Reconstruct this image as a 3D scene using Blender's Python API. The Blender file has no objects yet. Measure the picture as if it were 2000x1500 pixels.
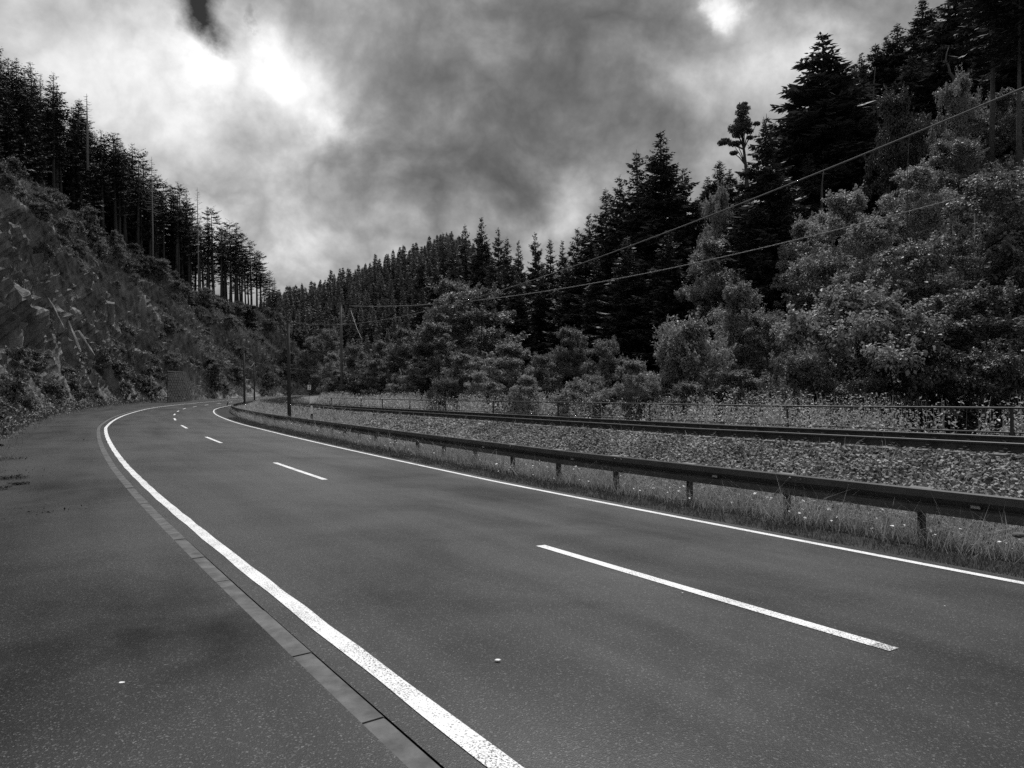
import bpy, math, random
import numpy as np
from mathutils import Vector, Matrix, noise as mnoise

random.seed(7)
rng = np.random.default_rng(7)
scene = bpy.context.scene
COL = scene.collection
PI = math.pi

# ------------------------------------------------------------------ camera
FPX, YHOR, ROLL, CAMH = 1366.4, 743.09, -0.015, 1.65
cam_d = bpy.data.cameras.new('camera')
cam = bpy.data.objects.new('camera', cam_d)
COL.objects.link(cam)
cam_d.sensor_width = 36.0
cam_d.lens = FPX / 2000 * 36.0
cam_d.shift_y = (YHOR - 750) / 2000
cam_d.clip_start = 0.1
cam_d.clip_end = 6000
cam.matrix_world = Matrix.Translation((0, 0, CAMH)) @ Matrix.Rotation(PI / 2, 4, 'X') @ Matrix.Rotation(ROLL, 4, 'Z')
scene.camera = cam


def at(px, py, depth):
    """world point seen at photo pixel (px,py) at a given distance along the view"""
    a, b = px - 1000, py - 750
    c, s = math.cos(-ROLL), math.sin(-ROLL)
    a, b = a * c - b * s, a * s + b * c
    b -= (YHOR - 750)
    return Vector((a * depth / FPX, depth, CAMH - b * depth / FPX))


def direction(px, py):
    v = at(px, py, 1.0) - Vector((0, 0, CAMH))
    return v.normalized()


# ------------------------------------------------------------------ world
SUN_AZ, SUN_EL = math.radians(14), math.radians(57)     # azimuth from +Y, negative = left; light from the right, as the lit right sides of poles and the dark near side of the barrier show
world = bpy.data.worlds.new('World')
scene.world = world
world.use_nodes = True
wn, wl = world.node_tree.nodes, world.node_tree.links
wn.clear()


def N(nodes, typ, **kw):
    n = nodes.new(typ)
    for k, v in kw.items():
        if k == 'inp':
            for i, val in v.items():
                n.inputs[i].default_value = val
        else:
            setattr(n, k, v)
    return n


out = N(wn, 'ShaderNodeOutputWorld')
bg = N(wn, 'ShaderNodeBackground', inp={1: 0.1})
wl.new(bg.outputs[0], out.inputs[0])
sky = N(wn, 'ShaderNodeTexSky', sky_type='NISHITA', sun_disc=False)
sky.sun_elevation = SUN_EL
sky.sun_rotation = SUN_AZ
sep = N(wn, 'ShaderNodeSeparateColor')
wl.new(sky.outputs[0], sep.inputs[0])
tc = N(wn, 'ShaderNodeTexCoord')
gen = tc.outputs['Generated']


def vmath(op, a, b=None, nodes=wn, links=wl):
    n = N(nodes, 'ShaderNodeVectorMath', operation=op)
    for i, v in enumerate((a, b)):
        if v is None:
            continue
        if hasattr(v, 'links'):
            links.new(v, n.inputs[i])
        else:
            n.inputs[i].default_value = v
    return n


def smath(op, a, b=None, c=None, clamp=False, nodes=wn, links=wl):
    n = N(nodes, 'ShaderNodeMath', operation=op)
    n.use_clamp = clamp
    for i, v in enumerate((a, b, c)):
        if v is None:
            continue
        if hasattr(v, 'links'):
            links.new(v, n.inputs[i])
        else:
            n.inputs[i].default_value = v
    return n.outputs[0]


sepd = N(wn, 'ShaderNodeSeparateXYZ')
wl.new(gen, sepd.inputs[0])
den = smath('MAXIMUM', smath('ADD', sepd.outputs[2], 0.9), 0.3)
comb = N(wn, 'ShaderNodeCombineXYZ')
wl.new(smath('DIVIDE', sepd.outputs[0], den), comb.inputs[0])
wl.new(smath('DIVIDE', sepd.outputs[1], den), comb.inputs[1])
plane = comb.outputs[0]
def cloudnoise(scale, detail, rough, dist, off, stretch=1.0):
    n = N(wn, 'ShaderNodeTexNoise', inp={'Scale': scale, 'Detail': detail, 'Roughness': rough, 'Distortion': dist})
    wl.new(vmath('ADD', plane, off).outputs[0], n.inputs['Vector'])
    return n


n1 = cloudnoise(3.6, 3.0, 0.5, 0.2, (3.1, 7.7, 0))
n2 = cloudnoise(7.5, 12.0, 0.55, 0.35, (1.3, 0.4, 0))
n3 = cloudnoise(22.0, 10.0, 0.6, 0.2, (5.3, 2.4, 0))
n4 = cloudnoise(8.0, 12.0, 0.55, 0.25, (2.2, 8.1, 0))
dwarp = N(wn, 'ShaderNodeTexNoise', inp={'Scale': 6.0, 'Detail': 12.0, 'Roughness': 0.6})
wl.new(gen, dwarp.inputs['Vector'])
wsub = vmath('SUBTRACT', dwarp.outputs['Color'], (0.5, 0.5, 0.5)).outputs[0]
wsc = N(wn, 'ShaderNodeVectorMath', operation='SCALE')
wsc.inputs['Scale'].default_value = 0.16
wl.new(wsub, wsc.inputs[0])
wdir = vmath('NORMALIZE', vmath('ADD', gen, wsc.outputs[0]).outputs[0]).outputs[0]

acc = smath('MULTIPLY_ADD', n1.outputs[0], 1.0, -0.5 - 1.95)
acc = smath('ADD', acc, smath('MULTIPLY_ADD', n2.outputs[0], 3.4, -1.7))
acc = smath('ADD', acc, smath('MULTIPLY_ADD', n3.outputs[0], 1.2, -0.6))
acc = smath('MULTIPLY_ADD', smath('ABSOLUTE', smath('SUBTRACT', n4.outputs[0], 0.5)), 5.5, smath('SUBTRACT', acc, 0.45))
SKY_BUMPS = [(390, 145, 38, 1.6), (560, 100, 40, 1.6), (520, 130, 30, .7), (660, 250, 26, 1.2), (625, 235, 22, .8), (420, 130, 150, .62), (640, 180, 80, .4), (170, 150, 120, .8),
             (60, 60, 130, .6), (300, 260, 110, .5), (420, 340, 110, .2), (560, 420, 140, .1),
             (1380, 25, 17, 1.8), (1425, 45, 20, 1.9), (1400, 65, 14, 1.2), (1405, 40, 60, .8), (1560, 90, 42, 1.2), (1580, 150, 70, .5), (870, 335, 95, -1.1), (730, 355, 60, -.5), (1020, 300, 90, -.45), (1060, 130, 160, -0.45),
             (1260, 80, 100, -0.45), (1200, 200, 120, -.2), (780, 60, 80, -.35), (540, 520, 120, 0.25), (1095, 430, 50, 1.1),
             (1450, 230, 100, 0.5), (930, 440, 120, .5), (1250, 330, 80, .35), (750, 470, 110, .35)]
for X, Y, sg, amp in SKY_BUMPS:
    d = direction(X, Y)
    dt = vmath('DOT_PRODUCT', wdir, tuple(d)).outputs['Value']
    e = smath('POWER', 2.71828, smath('MULTIPLY_ADD', dt, 1 / (sg / FPX) ** 2, -1 / (sg / FPX) ** 2))
    acc = smath('MULTIPLY_ADD', e, amp, acc)
# the sky outside the view is as bright as the mean of the sky in view
fwd = vmath('DOT_PRODUCT', gen, (0.0, 0.94, 0.34)).outputs['Value']
acc = smath('MULTIPLY_ADD', smath('MULTIPLY_ADD', fwd, -2.2, 1.9, clamp=True), 0.7, smath('ADD', acc, 0.15))
lum = smath('POWER', 2.0, acc)
lum = smath('MULTIPLY', smath('SUBTRACT', 1.0, smath('POWER', 2.71828, smath('MULTIPLY', lum, -1.1))), 1.16)      # thick cloud does not get brighter without end
lum = smath('MULTIPLY', smath('MINIMUM', lum, 1.1), 10.0)      # background strength is 0.1
# gap of clear sky: the Nishita sky shows through
gap = None
for X, Y, sg, amp in [(375, 22, 43, 1.0), (522, 30, 17, .6)]:
    d = direction(X, Y)
    dt = vmath('DOT_PRODUCT', wdir, tuple(d)).outputs['Value']
    e = smath('MULTIPLY', smath('POWER', 2.71828, smath('MULTIPLY_ADD', dt, 1 / (sg / FPX) ** 2, -1 / (sg / FPX) ** 2)), amp)
    gap = e if gap is None else smath('MAXIMUM', gap, e)
gap = smath('MULTIPLY_ADD', smath('ADD', gap, smath('MULTIPLY_ADD', n2.outputs[0], 1.6, -.85)), 1.8, -.6, clamp=True)
skyr = smath('MULTIPLY', sep.outputs[0], 0.13)
mixs = N(wn, 'ShaderNodeMix', data_type='FLOAT')
wl.new(gap, mixs.inputs[0])
wl.new(lum, mixs.inputs[2])
wl.new(skyr, mixs.inputs[3])
# the ground half below the horizon stays dull
wl.new(mixs.outputs[0], bg.inputs[0])

sun_d = bpy.data.lights.new('sun', 'SUN')
sun_d.energy = 3.9
sun_d.angle = math.radians(6)
sun_d.color = (1, 1, 1)
sun = bpy.data.objects.new('sun', sun_d)
COL.objects.link(sun)
sdir = Vector((math.sin(SUN_AZ) * math.cos(SUN_EL), math.cos(SUN_AZ) * math.cos(SUN_EL), math.sin(SUN_EL)))
sun.rotation_euler = (-sdir).to_track_quat('-Z', 'Y').to_euler()

vs = scene.view_settings
scene.display_settings.display_device = 'sRGB'
vs.view_transform = 'Standard'
vs.look = 'None'
vs.exposure = 0.1
vs.gamma = 1.0
vs.use_curve_mapping = False
scene.cycles.max_bounces = 5
scene.cycles.diffuse_bounces = 2
scene.cycles.glossy_bounces = 2
scene.cycles.transmission_bounces = 3
scene.cycles.use_denoising = False
scene.cycles.sample_clamp_indirect = 3


# ------------------------------------------------------------------ helpers
def tag(o, label=None, cat=None, group=None, kind=None):
    if label: o['label'] = label
    if cat: o['category'] = cat
    if group: o['group'] = group
    if kind: o['kind'] = kind
    return o


def mesh_np(name, V, faces, mats=None, smooth=False, uv=None, midx=None):
    """faces: int array (n,3) or (n,4) or list of such arrays"""
    V = np.asarray(V, dtype=np.float32)
    if not isinstance(faces, list):
        faces = [faces]
    faces = [np.asarray(f, dtype=np.int32) for f in faces if len(f)]
    me = bpy.data.meshes.new(name)
    me.vertices.add(len(V))
    me.vertices.foreach_set('co', V.ravel())
    loops = np.concatenate([f.ravel() for f in faces])
    sizes = np.concatenate([np.full(len(f), f.shape[1], dtype=np.int32) for f in faces])
    starts = np.concatenate([[0], np.cumsum(sizes)[:-1]]).astype(np.int32)
    me.loops.add(len(loops))
    me.loops.foreach_set('vertex_index', loops)
    me.polygons.add(len(sizes))
    me.polygons.foreach_set('loop_start', starts)
    if midx is not None:
        me.polygons.foreach_set('material_index', np.asarray(midx, dtype=np.int32))
    me.update(calc_edges=True)
    me.polygons.foreach_set('use_smooth', np.full(len(sizes), smooth, dtype=bool))
    if uv is not None:
        l = me.uv_layers.new(name='UVMap')
        l.data.foreach_set('uv', np.asarray(uv, dtype=np.float32)[loops].ravel())
    for m in (mats or []):
        me.materials.append(m)
    return me


def link(name, me, parent=None, loc=None):
    o = bpy.data.objects.new(name, me)
    COL.objects.link(o)
    if parent is not None:
        o.parent = parent
    if loc is not None:
        o.location = loc
    return o


def empty(name, loc=(0, 0, 0)):
    o = bpy.data.objects.new(name, None)
    o.empty_display_size = 0.3
    o.location = loc
    COL.objects.link(o)
    return o


def copy_tree(o, parent=None):
    c = o.copy()
    COL.objects.link(c)
    c.parent = parent
    for ch in [k for k in o.children]:
        copy_tree(ch, c)
    return c


class Soup:
    """collects vertices and faces, becomes ONE mesh"""
    def __init__(s):
        s.v, s.t, s.q, s.n = [], [], [], 0

    def add(s, V, tris=None, quads=None):
        V = np.asarray(V, dtype=np.float32).reshape(-1, 3)
        if tris is not None and len(tris): s.t.append(np.asarray(tris) + s.n)
        if quads is not None and len(quads): s.q.append(np.asarray(quads) + s.n)
        s.v.append(V)
        s.n += len(V)

    def box(s, c, d, R=None):
        P = np.array([[x, y, z] for x in (-.5, .5) for y in (-.5, .5) for z in (-.5, .5)]) * np.array(d)
        if R is not None: P = P @ np.array(R).T
        s.add(P + np.array(c), quads=[[0, 1, 3, 2], [4, 6, 7, 5], [0, 4, 5, 1], [2, 3, 7, 6], [0, 2, 6, 4], [1, 5, 7, 3]])

    def tube(s, pts, radii, n=8, cap=True):
        pts = np.asarray(pts, float)
        m = len(pts)
        T = np.gradient(pts, axis=0)
        T /= np.linalg.norm(T, axis=1)[:, None] + 1e-9
        up = np.array([0, 0, 1.0]) if abs(T[0][2]) < .9 else np.array([1.0, 0, 0])
        A = np.cross(T, up)
        A /= np.linalg.norm(A, axis=1)[:, None] + 1e-9
        B = np.cross(T, A)
        ang = np.arange(n) / n * 2 * PI
        radii = np.broadcast_to(np.asarray(radii, float), (m,))
        V = pts[:, None, :] + radii[:, None, None] * (np.cos(ang)[None, :, None] * A[:, None, :] + np.sin(ang)[None, :, None] * B[:, None, :])
        i = np.arange(m - 1)[:, None] * n
        j = np.arange(n)[None, :]
        k = (j + 1) % n
        Q = np.stack([i + j, i + k, i + n + k, i + n + j], -1).reshape(-1, 4)
        V = V.reshape(-1, 3)
        if cap:
            V = np.vstack([V, pts[0], pts[-1]])
            a, b = len(V) - 2, len(V) - 1
            t = [[a, (q + 1) % n, q] for q in range(n)] + [[b, (m - 1) * n + q, (m - 1) * n + (q + 1) % n] for q in range(n)]
            s.add(V, tris=t, quads=Q)
        else:
            s.add(V, quads=Q)

    def mesh(s, name, mats, smooth=False):
        f = []
        if s.t: f.append(np.concatenate(s.t))
        if s.q: f.append(np.concatenate(s.q))
        return mesh_np(name, np.concatenate(s.v), f, mats, smooth)

    def build(s, name, mat, parent=None, smooth=False):
        return link(name, s.mesh(name, [mat], smooth), parent)


# ------------------------------------------------------------------ materials
def new_mat(name):
    m = bpy.data.materials.new(name)
    m.use_nodes = True
    nt = m.node_tree
    nt.nodes.clear()
    o = nt.nodes.new('ShaderNodeOutputMaterial')
    return m, nt.nodes, nt.links, o


def grey(v):
    return (v, v, v, 1)


def basic(name, lo, hi, scale=5.0, rough=.7, spec=.4, bump=0.0, bscale=None, detail=6, metal=0.0, stretch=None, bdist=.02):
    m, n, l, o = new_mat(name)
    p = N(n, 'ShaderNodeBsdfPrincipled')
    p.inputs['Roughness'].default_value = rough
    p.inputs['Specular IOR Level'].default_value = spec
    p.inputs['Metallic'].default_value = metal
    tcn = N(n, 'ShaderNodeTexCoord')
    src = tcn.outputs['Object']
    if stretch:
        mp = N(n, 'ShaderNodeMapping')
        mp.inputs['Scale'].default_value = stretch
        l.new(src, mp.inputs[0])
        src = mp.outputs[0]
    t = N(n, 'ShaderNodeTexNoise', inp={'Scale': scale, 'Detail': detail, 'Roughness': .6})
    l.new(src, t.inputs['Vector'])
    r = N(n, 'ShaderNodeMapRange', inp={1: .3, 2: .7, 3: lo, 4: hi})
    l.new(t.outputs[0], r.inputs[0])
    l.new(r.outputs[0], p.inputs['Base Color'])
    if bump:
        b = N(n, 'ShaderNodeTexNoise', inp={'Scale': bscale or scale * 4, 'Detail': 8, 'Roughness': .65})
        l.new(src, b.inputs['Vector'])
        bn = N(n, 'ShaderNodeBump', inp={'Strength': bump, 'Distance': bdist})
        l.new(b.outputs[0], bn.inputs['Height'])
        l.new(bn.outputs[0], p.inputs['Normal'])
    l.new(p.outputs[0], o.inputs[0])
    return m


def leafy(name, lo, hi, transl=.25, rough=.5, spec=.35, nscale=.35, objvar=.25):
    """foliage: colour varies leaf by leaf, patch by patch and plant by plant"""
    m, n, l, o = new_mat(name)
    geo = N(n, 'ShaderNodeNewGeometry')
    t = N(n, 'ShaderNodeTexNoise', inp={'Scale': nscale, 'Detail': 3, 'Roughness': .6})
    l.new(geo.outputs['Position'], t.inputs['Vector'])
    oi = N(n, 'ShaderNodeObjectInfo')
    f = smath('MULTIPLY_ADD', geo.outputs['Random Per Island'], .55, 0, nodes=n, links=l)
    f = smath('MULTIPLY_ADD', t.outputs[0], .9, f, nodes=n, links=l)
    f = smath('MULTIPLY_ADD', oi.outputs['Random'], objvar, f, nodes=n, links=l)
    r = N(n, 'ShaderNodeMapRange', inp={1: .35, 2: 1.2 + objvar, 3: lo, 4: hi})
    l.new(f, r.inputs[0])
    p = N(n, 'ShaderNodeBsdfPrincipled')
    p.inputs['Roughness'].default_value = rough
    p.inputs['Specular IOR Level'].default_value = spec
    l.new(r.outputs[0], p.inputs['Base Color'])
    tr = N(n, 'ShaderNodeBsdfTranslucent')
    l.new(r.outputs[0], tr.inputs[0])
    mx = N(n, 'ShaderNodeMixShader', inp={0: transl})
    l.new(p.outputs[0], mx.inputs[1])
    l.new(tr.outputs[0], mx.inputs[2])
    l.new(mx.outputs[0], o.inputs[0])
    return m


def asphalt(name, base, fleck, big, seed=0.0, rough=.62, stains=(), spec=.42):
    m, n, l, o = new_mat(name)
    K = dict(nodes=n, links=l)
    geo = N(n, 'ShaderNodeNewGeometry')
    pos = geo.outputs['Position']
    uvn = N(n, 'ShaderNodeUVMap')
    # aggregate: each stone its own grey, a few pale
    v = N(n, 'ShaderNodeTexVoronoi', inp={'Scale': 150.0})
    l.new(pos, v.inputs['Vector'])
    sc = N(n, 'ShaderNodeSeparateColor')
    l.new(v.outputs['Color'], sc.inputs[0])
    st = smath('POWER', sc.outputs[0], 22.0, **K)
    v2 = N(n, 'ShaderNodeTexVoronoi', inp={'Scale': 115.0})
    l.new(pos, v2.inputs['Vector'])
    sc2 = N(n, 'ShaderNodeSeparateColor')
    l.new(v2.outputs['Color'], sc2.inputs[0])
    st2 = smath('POWER', sc2.outputs[1], 30.0, **K)
    fl = smath('MULTIPLY_ADD', st2, .6, st, **K)
    fine = N(n, 'ShaderNodeTexNoise', inp={'Scale': 60.0, 'Detail': 4, 'Roughness': .7})
    l.new(pos, fine.inputs['Vector'])
    # large patches, stretched along the road
    mp = N(n, 'ShaderNodeMapping')
    mp.inputs['Scale'].default_value = (.09, .8, 1)
    mp.inputs['Location'].default_value = (seed, seed * 2, 0)
    l.new(uvn.outputs[0], mp.inputs[0])
    bn_ = N(n, 'ShaderNodeTexNoise', inp={'Scale': 1.0, 'Detail': 5, 'Roughness': .55})
    l.new(mp.outputs[0], bn_.inputs['Vector'])
    pn = N(n, 'ShaderNodeTexNoise', inp={'Scale': .45, 'Detail': 6, 'Roughness': .6, 'Distortion': .5})
    l.new(pos, pn.inputs['Vector'])
    f = smath('ADD', smath('MULTIPLY_ADD', bn_.outputs[0], 1.0, -.5, **K), smath('MULTIPLY_ADD', pn.outputs[0], .9, -.45, **K), **K)
    for X_, Y_, r_, amt in stains:
        dv = N(n, 'ShaderNodeVectorMath', operation='DISTANCE')
        l.new(pos, dv.inputs[0]); dv.inputs[1].default_value = (X_, Y_, 0.1)
        q_ = smath('MAXIMUM', smath('ADD', smath('DIVIDE', dv.outputs['Value'], r_, **K), smath('MULTIPLY_ADD', pn.outputs[0], 1.6, -.8, **K), **K), 0.0, **K)
        g_ = smath('SUBTRACT', 1.0, smath('MULTIPLY', q_, q_, **K), clamp=True, **K)
        f = smath('MULTIPLY_ADD', g_, -amt, f, **K)
    f = smath('MAXIMUM', smath('MULTIPLY_ADD', f, big, 1.0, **K), .25, **K)
    c = smath('MULTIPLY', f, smath('MULTIPLY_ADD', fine.outputs[0], 1.3 * base, .35 * base, **K), **K)
    c = smath('MULTIPLY_ADD', smath('MULTIPLY', fl, smath('MINIMUM', f, 1.0, **K), **K), fleck, c, clamp=True, **K)
    p = N(n, 'ShaderNodeBsdfPrincipled')
    p.inputs['Specular IOR Level'].default_value = .35
    l.new(smath('MULTIPLY', smath('MINIMUM', f, 1.2, **K), spec, **K), p.inputs['Specular IOR Level'])
    l.new(c, p.inputs['Base Color'])
    rr = smath('MULTIPLY_ADD', f, .12, rough - .12, clamp=True, **K)
    l.new(rr, p.inputs['Roughness'])
    b = N(n, 'ShaderNodeBump', inp={'Strength': .22, 'Distance': .004})
    l.new(smath('ADD', v.outputs['Distance'], fine.outputs[0], **K), b.inputs['Height'])
    l.new(b.outputs[0], p.inputs['Normal'])
    l.new(p.outputs[0], o.inputs[0])
    return m


def paint(name, white, wear):
    m, n, l, o = new_mat(name)
    K = dict(nodes=n, links=l)
    geo = N(n, 'ShaderNodeNewGeometry')
    v = N(n, 'ShaderNodeTexNoise', inp={'Scale': 95.0, 'Detail': 3, 'Roughness': .7})
    l.new(geo.outputs['Position'], v.inputs['Vector'])
    w2 = N(n, 'ShaderNodeTexNoise', inp={'Scale': 3.0, 'Detail': 3})
    l.new(geo.outputs['Position'], w2.inputs['Vector'])
    h = smath('MULTIPLY_ADD', w2.outputs[0], .25, v.outputs[0], **K)
    msk = smath('MULTIPLY_ADD', smath('SUBTRACT', h, .5 + wear, **K), 14.0, 0.0, clamp=True, **K)   # 1 = paint
    r = N(n, 'ShaderNodeMapRange', inp={0: 0, 1: 0, 2: 1, 3: .07, 4: white})
    l.new(msk, r.inputs[0])
    p = N(n, 'ShaderNodeBsdfPrincipled', inp={'Roughness': .6})
    l.new(r.outputs[0], p.inputs['Base Color'])
    b = N(n, 'ShaderNodeBump', inp={'Strength': .4, 'Distance': .004})
    l.new(v.outputs[0], b.inputs['Height'])
    l.new(b.outputs[0], p.inputs['Normal'])
    l.new(p.outputs[0], o.inputs[0])
    return m


def rocky(name, lo, hi):
    """rock with strata, and dull turf where it is less steep"""
    m, n, l, o = new_mat(name)
    K = dict(nodes=n, links=l)
    geo = N(n, 'ShaderNodeNewGeometry')
    mp = N(n, 'ShaderNodeMapping')
    mp.inputs['Rotation'].default_value = (.5, .7, .3)
    mp.inputs['Scale'].default_value = (2.6, .7, .5)
    l.new(geo.outputs['Position'], mp.inputs[0])
    a = N(n, 'ShaderNodeTexNoise', inp={'Scale': .9, 'Detail': 12, 'Roughness': .68, 'Distortion': .4})
    l.new(mp.outputs[0], a.inputs['Vector'])
    b = N(n, 'ShaderNodeTexVoronoi', inp={'Scale': .8})
    l.new(mp.outputs[0], b.inputs['Vector'])
    f = smath('MULTIPLY_ADD', b.outputs['Distance'], .35, a.outputs[0], **K)
    r = N(n, 'ShaderNodeMapRange', inp={1: .4, 2: .95, 3: lo, 4: hi})
    l.new(f, r.inputs[0])
    p = N(n, 'ShaderNodeBsdfPrincipled', inp={'Roughness': .85})
    p.inputs['Specular IOR Level'].default_value = .3
    l.new(r.outputs[0], p.inputs['Base Color'])
    bm = N(n, 'ShaderNodeBump', inp={'Strength': .9, 'Distance': .5})
    l.new(f, bm.inputs['Height'])
    l.new(bm.outputs[0], p.inputs['Normal'])
    l.new(p.outputs[0], o.inputs[0])
    return m


M = {}
M['road'] = asphalt('road_asphalt', .012, .12, 1.3, 0, .42)
M['layby'] = asphalt('layby_asphalt', .014, .12, 1.3, 5.3, .44, [(-2.3, 5.0, 1.2, .2), (-1.75, 4.3, .7, .25), (-2.6, 5.9, 1.1, .12), (-3.6, 4.6, 1.6, .12), (-2.6, 3.4, 1.2, .15), (-6.2, 11.5, 1.8, .3)])
M['line'] = paint('road_paint', .72, .02)
M['dash'] = paint('road_paint_worn', .72, .01)
M['worn'] = paint('road_paint_chipped', .7, .085)
M['kerb'] = basic('kerb_concrete', .06, .15, 7, .85, .2, .5, 60, bdist=.004)
M['rock'] = rocky('rock', .025, .28)
M['slab'] = rocky('rock_slab', .05, .28)
M['soil'] = basic('soil', .02, .06, .7, .95, .1, .8, 6, bdist=.08)
M['turf'] = basic('turf_soil', .025, .06, 2.5, .95, .1, .8, 14, bdist=.05)
M['ballast'] = basic('ballast_bed', .03, .20, 26, .9, .3, 1.0, 30, bdist=.05)
M['galv'] = basic('galvanised_steel', .08, .14, 3, .5, .5, .15, 40, metal=.15, bdist=.002)
M['galv_dark'] = basic('weathered_steel', .03, .07, 6, .6, .4, .2, 40, metal=.2, bdist=.002)
M['bolt'] = basic('bolt_steel', .10, .2, 10, .5, .5)
M['rail'] = basic('rail_steel', .035, .08, 5, .55, .5, .2, 50, metal=.2, bdist=.002)
M['sleeper'] = basic('sleeper_concrete', .08, .16, 6, .85, .3, .4, 40, bdist=.01)
M['wood'] = basic('pole_wood', .03, .09, 3, .85, .2, .6, 10, stretch=(6, 6, .5), bdist=.01)
M['concrete_pole'] = basic('pole_concrete', .08, .14, 2, .85, .2, .3, 20, bdist=.01)
M['white'] = basic('white_plastic', .8, .88, 8, .5, .4)
M['black'] = basic('black_plastic', .01, .02, 8, .5, .4)
M['paleband'] = basic('reflector', .4, .6, 8, .3, .5)
M['wire'] = basic('wire_sheath', .16, .23, 9, .85, .2)
M['wire_dark'] = basic('wire_dark', .02, .04, 9, .5, .5)
M['bark'] = basic('bark', .03, .09, 4, .95, .1, 1.0, 12, stretch=(4, 4, .8), bdist=.05)
M['wire_pale'] = basic('wire_pale', .24, .34, 9, .85, .2)
M['bark_pale'] = basic('bark_pale', .05, .13, 4, .9, .2, 1.0, 12, stretch=(4, 4, .8), bdist=.04)
M['deadwood'] = basic('dead_wood', .12, .28, 4, .9, .2, .6, 12, stretch=(3, 3, .8), bdist=.03)
M['spruce'] = leafy('spruce_needles', .04, .13, .14, .6, .25, .25)
M['forest'] = leafy('forest_needles', .02, .06, .04, .65, .2, .2)
M['distant'] = leafy('hazed_distant_needles', .12, .30, .05, .8, .1, .03, .5)  # paler than near needles: distance haze is put into the colour
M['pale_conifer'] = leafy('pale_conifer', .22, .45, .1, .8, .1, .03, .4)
M['leaf_light'] = leafy('leaf_light', .10, .40, .35, .5, .3, .5)
M['leaf_mid'] = leafy('leaf_mid', .055, .27, .32, .5, .3, .45)
M['leaf_dark'] = leafy('leaf_dark', .03, .14, .22, .5, .3, .45)
M['slope_leaf'] = leafy('slope_leaf', .035, .2, .2, .6, .3, .25)
M['slope_grass'] = leafy('slope_grass', .09, .40, .25, .7, .2, .22)
M['grass'] = leafy('grass_blade', .03, .11, .25, .6, .3, 1.2)
M['grass_pale'] = leafy('grass_straw', .17, .55, .3, .6, .3, 1.2)
M['weed'] = leafy('weed_leaf', .18, .7, .3, .5, .3, .8)
M['petal'] = basic('petal', .6, .8, 8, .7, .2)
M['stone'] = leafy('ballast_stone', .04, .42, 0.0, .85, .3, .8, 0)
M['scrap'] = basic('paper_scrap', .65, .8, 20, .8, .2)
M['masonry'] = basic('wall_stone', .02, .055, 1.6, .9, .2, .8, 12, bdist=.03)
M['debris'] = leafy('leaf_litter', .02, .08, 0, .9, .1, 2)

# ------------------------------------------------------------------ road alignment (plan in metres)
sk = np.array([-12, 0, 12, 25, 40, 55, 70, 85, 100, 120, 140, 160, 180, 200, 230, 260, 300, 340, 380])
thk = np.radians([36.4, 34.7, 33, 31.2, 29.3, 26.6, 24.6, 22.6, 18.2, 14.9, 12.3, 8, 2.6, -2.7, -10.7, -18.7, -29.4, -60, -80])
zk = np.array([-12, 0, 15, 30, 45, 60, 80, 100, 120, 140, 170, 200, 240, 300, 380.])
zv = np.array([.178, 0, -.223, -.351, -.51, -.655, -.886, -1.11, -1.318, -1.492, -1.705, -1.883, -2.121, -2.477, -2.7])
CR = .0558
DS = .25
SS = np.arange(-40, 380, DS)
TH = np.interp(SS, sk, thk)
PX = np.cumsum(-np.sin(TH) * DS)
PY = np.cumsum(np.cos(TH) * DS)
_i0 = np.argmin(abs(SS))
PX = PX - PX[_i0] + 5.373
PY = PY - PY[_i0]


def zc(s): return np.interp(s, zk, zv)
def wid(s): return np.interp(s, [-12, 20, 40, 70, 300], [2.53, 3.18, 3.44, 3.22, 3.0])
def lay(s): return np.interp(s, [0, 22, 36, 53, 95, 129, 145, 180, 220], [5.6, 5.6, 6.0, 6.6, 8.35, 10.6, 10.6, 8.0, 7.0])


def xy(s, off):
    s = np.asarray(s, float)
    th = np.interp(s, SS, TH)
    return np.interp(s, SS, PX) + off * np.cos(th), np.interp(s, SS, PY) + off * np.sin(th)


def pt(s, off, z):
    x, y = xy(s, off)
    return np.stack([x, y, np.broadcast_to(z, np.shape(x))], -1)


def zroad(s, off): return zc(s) - CR * np.clip(off, -4, 4)


def kerbh(s): return np.interp(s, [0, 10, 30, 60], [.006, .012, .05, .07])


def zlay(s, off): return zroad(s, off) + kerbh(s) - .002


RAIL_OFF = 5.62           # near rail, from the right edge line
HEAD = .64                # rail head above the road centre


def zverge(s, off):
    """surface right of the road: verge, shoulder slope, track bed, back slope"""
    w = wid(s)
    u = off - w
    far = np.clip((s - 35) / 40, 0, 1)
    prof = np.interp(u, [.1, .5, 1.8, 2.6, 5.2, 7.8, 8.5, 9.6, 14], [-.235, -.25, -.36, -.36, HEAD - .205, HEAD - .205, HEAD - .38, -.35, -.5])
    return zc(s) + prof


def ribbon(name, s, offs, zf, mat, parent=None, smooth=True, jitter=0):
    """s: 1d, offs: list of callables/values -> strip mesh with uv=(s,off)"""
    s = np.asarray(s, float)
    cols = []
    uvs = []
    for o in offs:
        ov = o(s) if callable(o) else np.full_like(s, o)
        cols.append(pt(s, ov, zf(s, ov)))
        uvs.append(np.stack([s, ov], -1))
    V = np.stack(cols, 1)
    U = np.stack(uvs, 1)
    m, n = V.shape[:2]
    i = np.arange(m - 1)[:, None] * n
    j = np.arange(n - 1)[None, :]
    Q = np.stack([i + j, i + j + 1, i + n + j + 1, i + n + j], -1).reshape(-1, 4)
    return link(name, mesh_np(name, V.reshape(-1, 3), Q, [mat], smooth, U.reshape(-1, 2)), parent)


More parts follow.
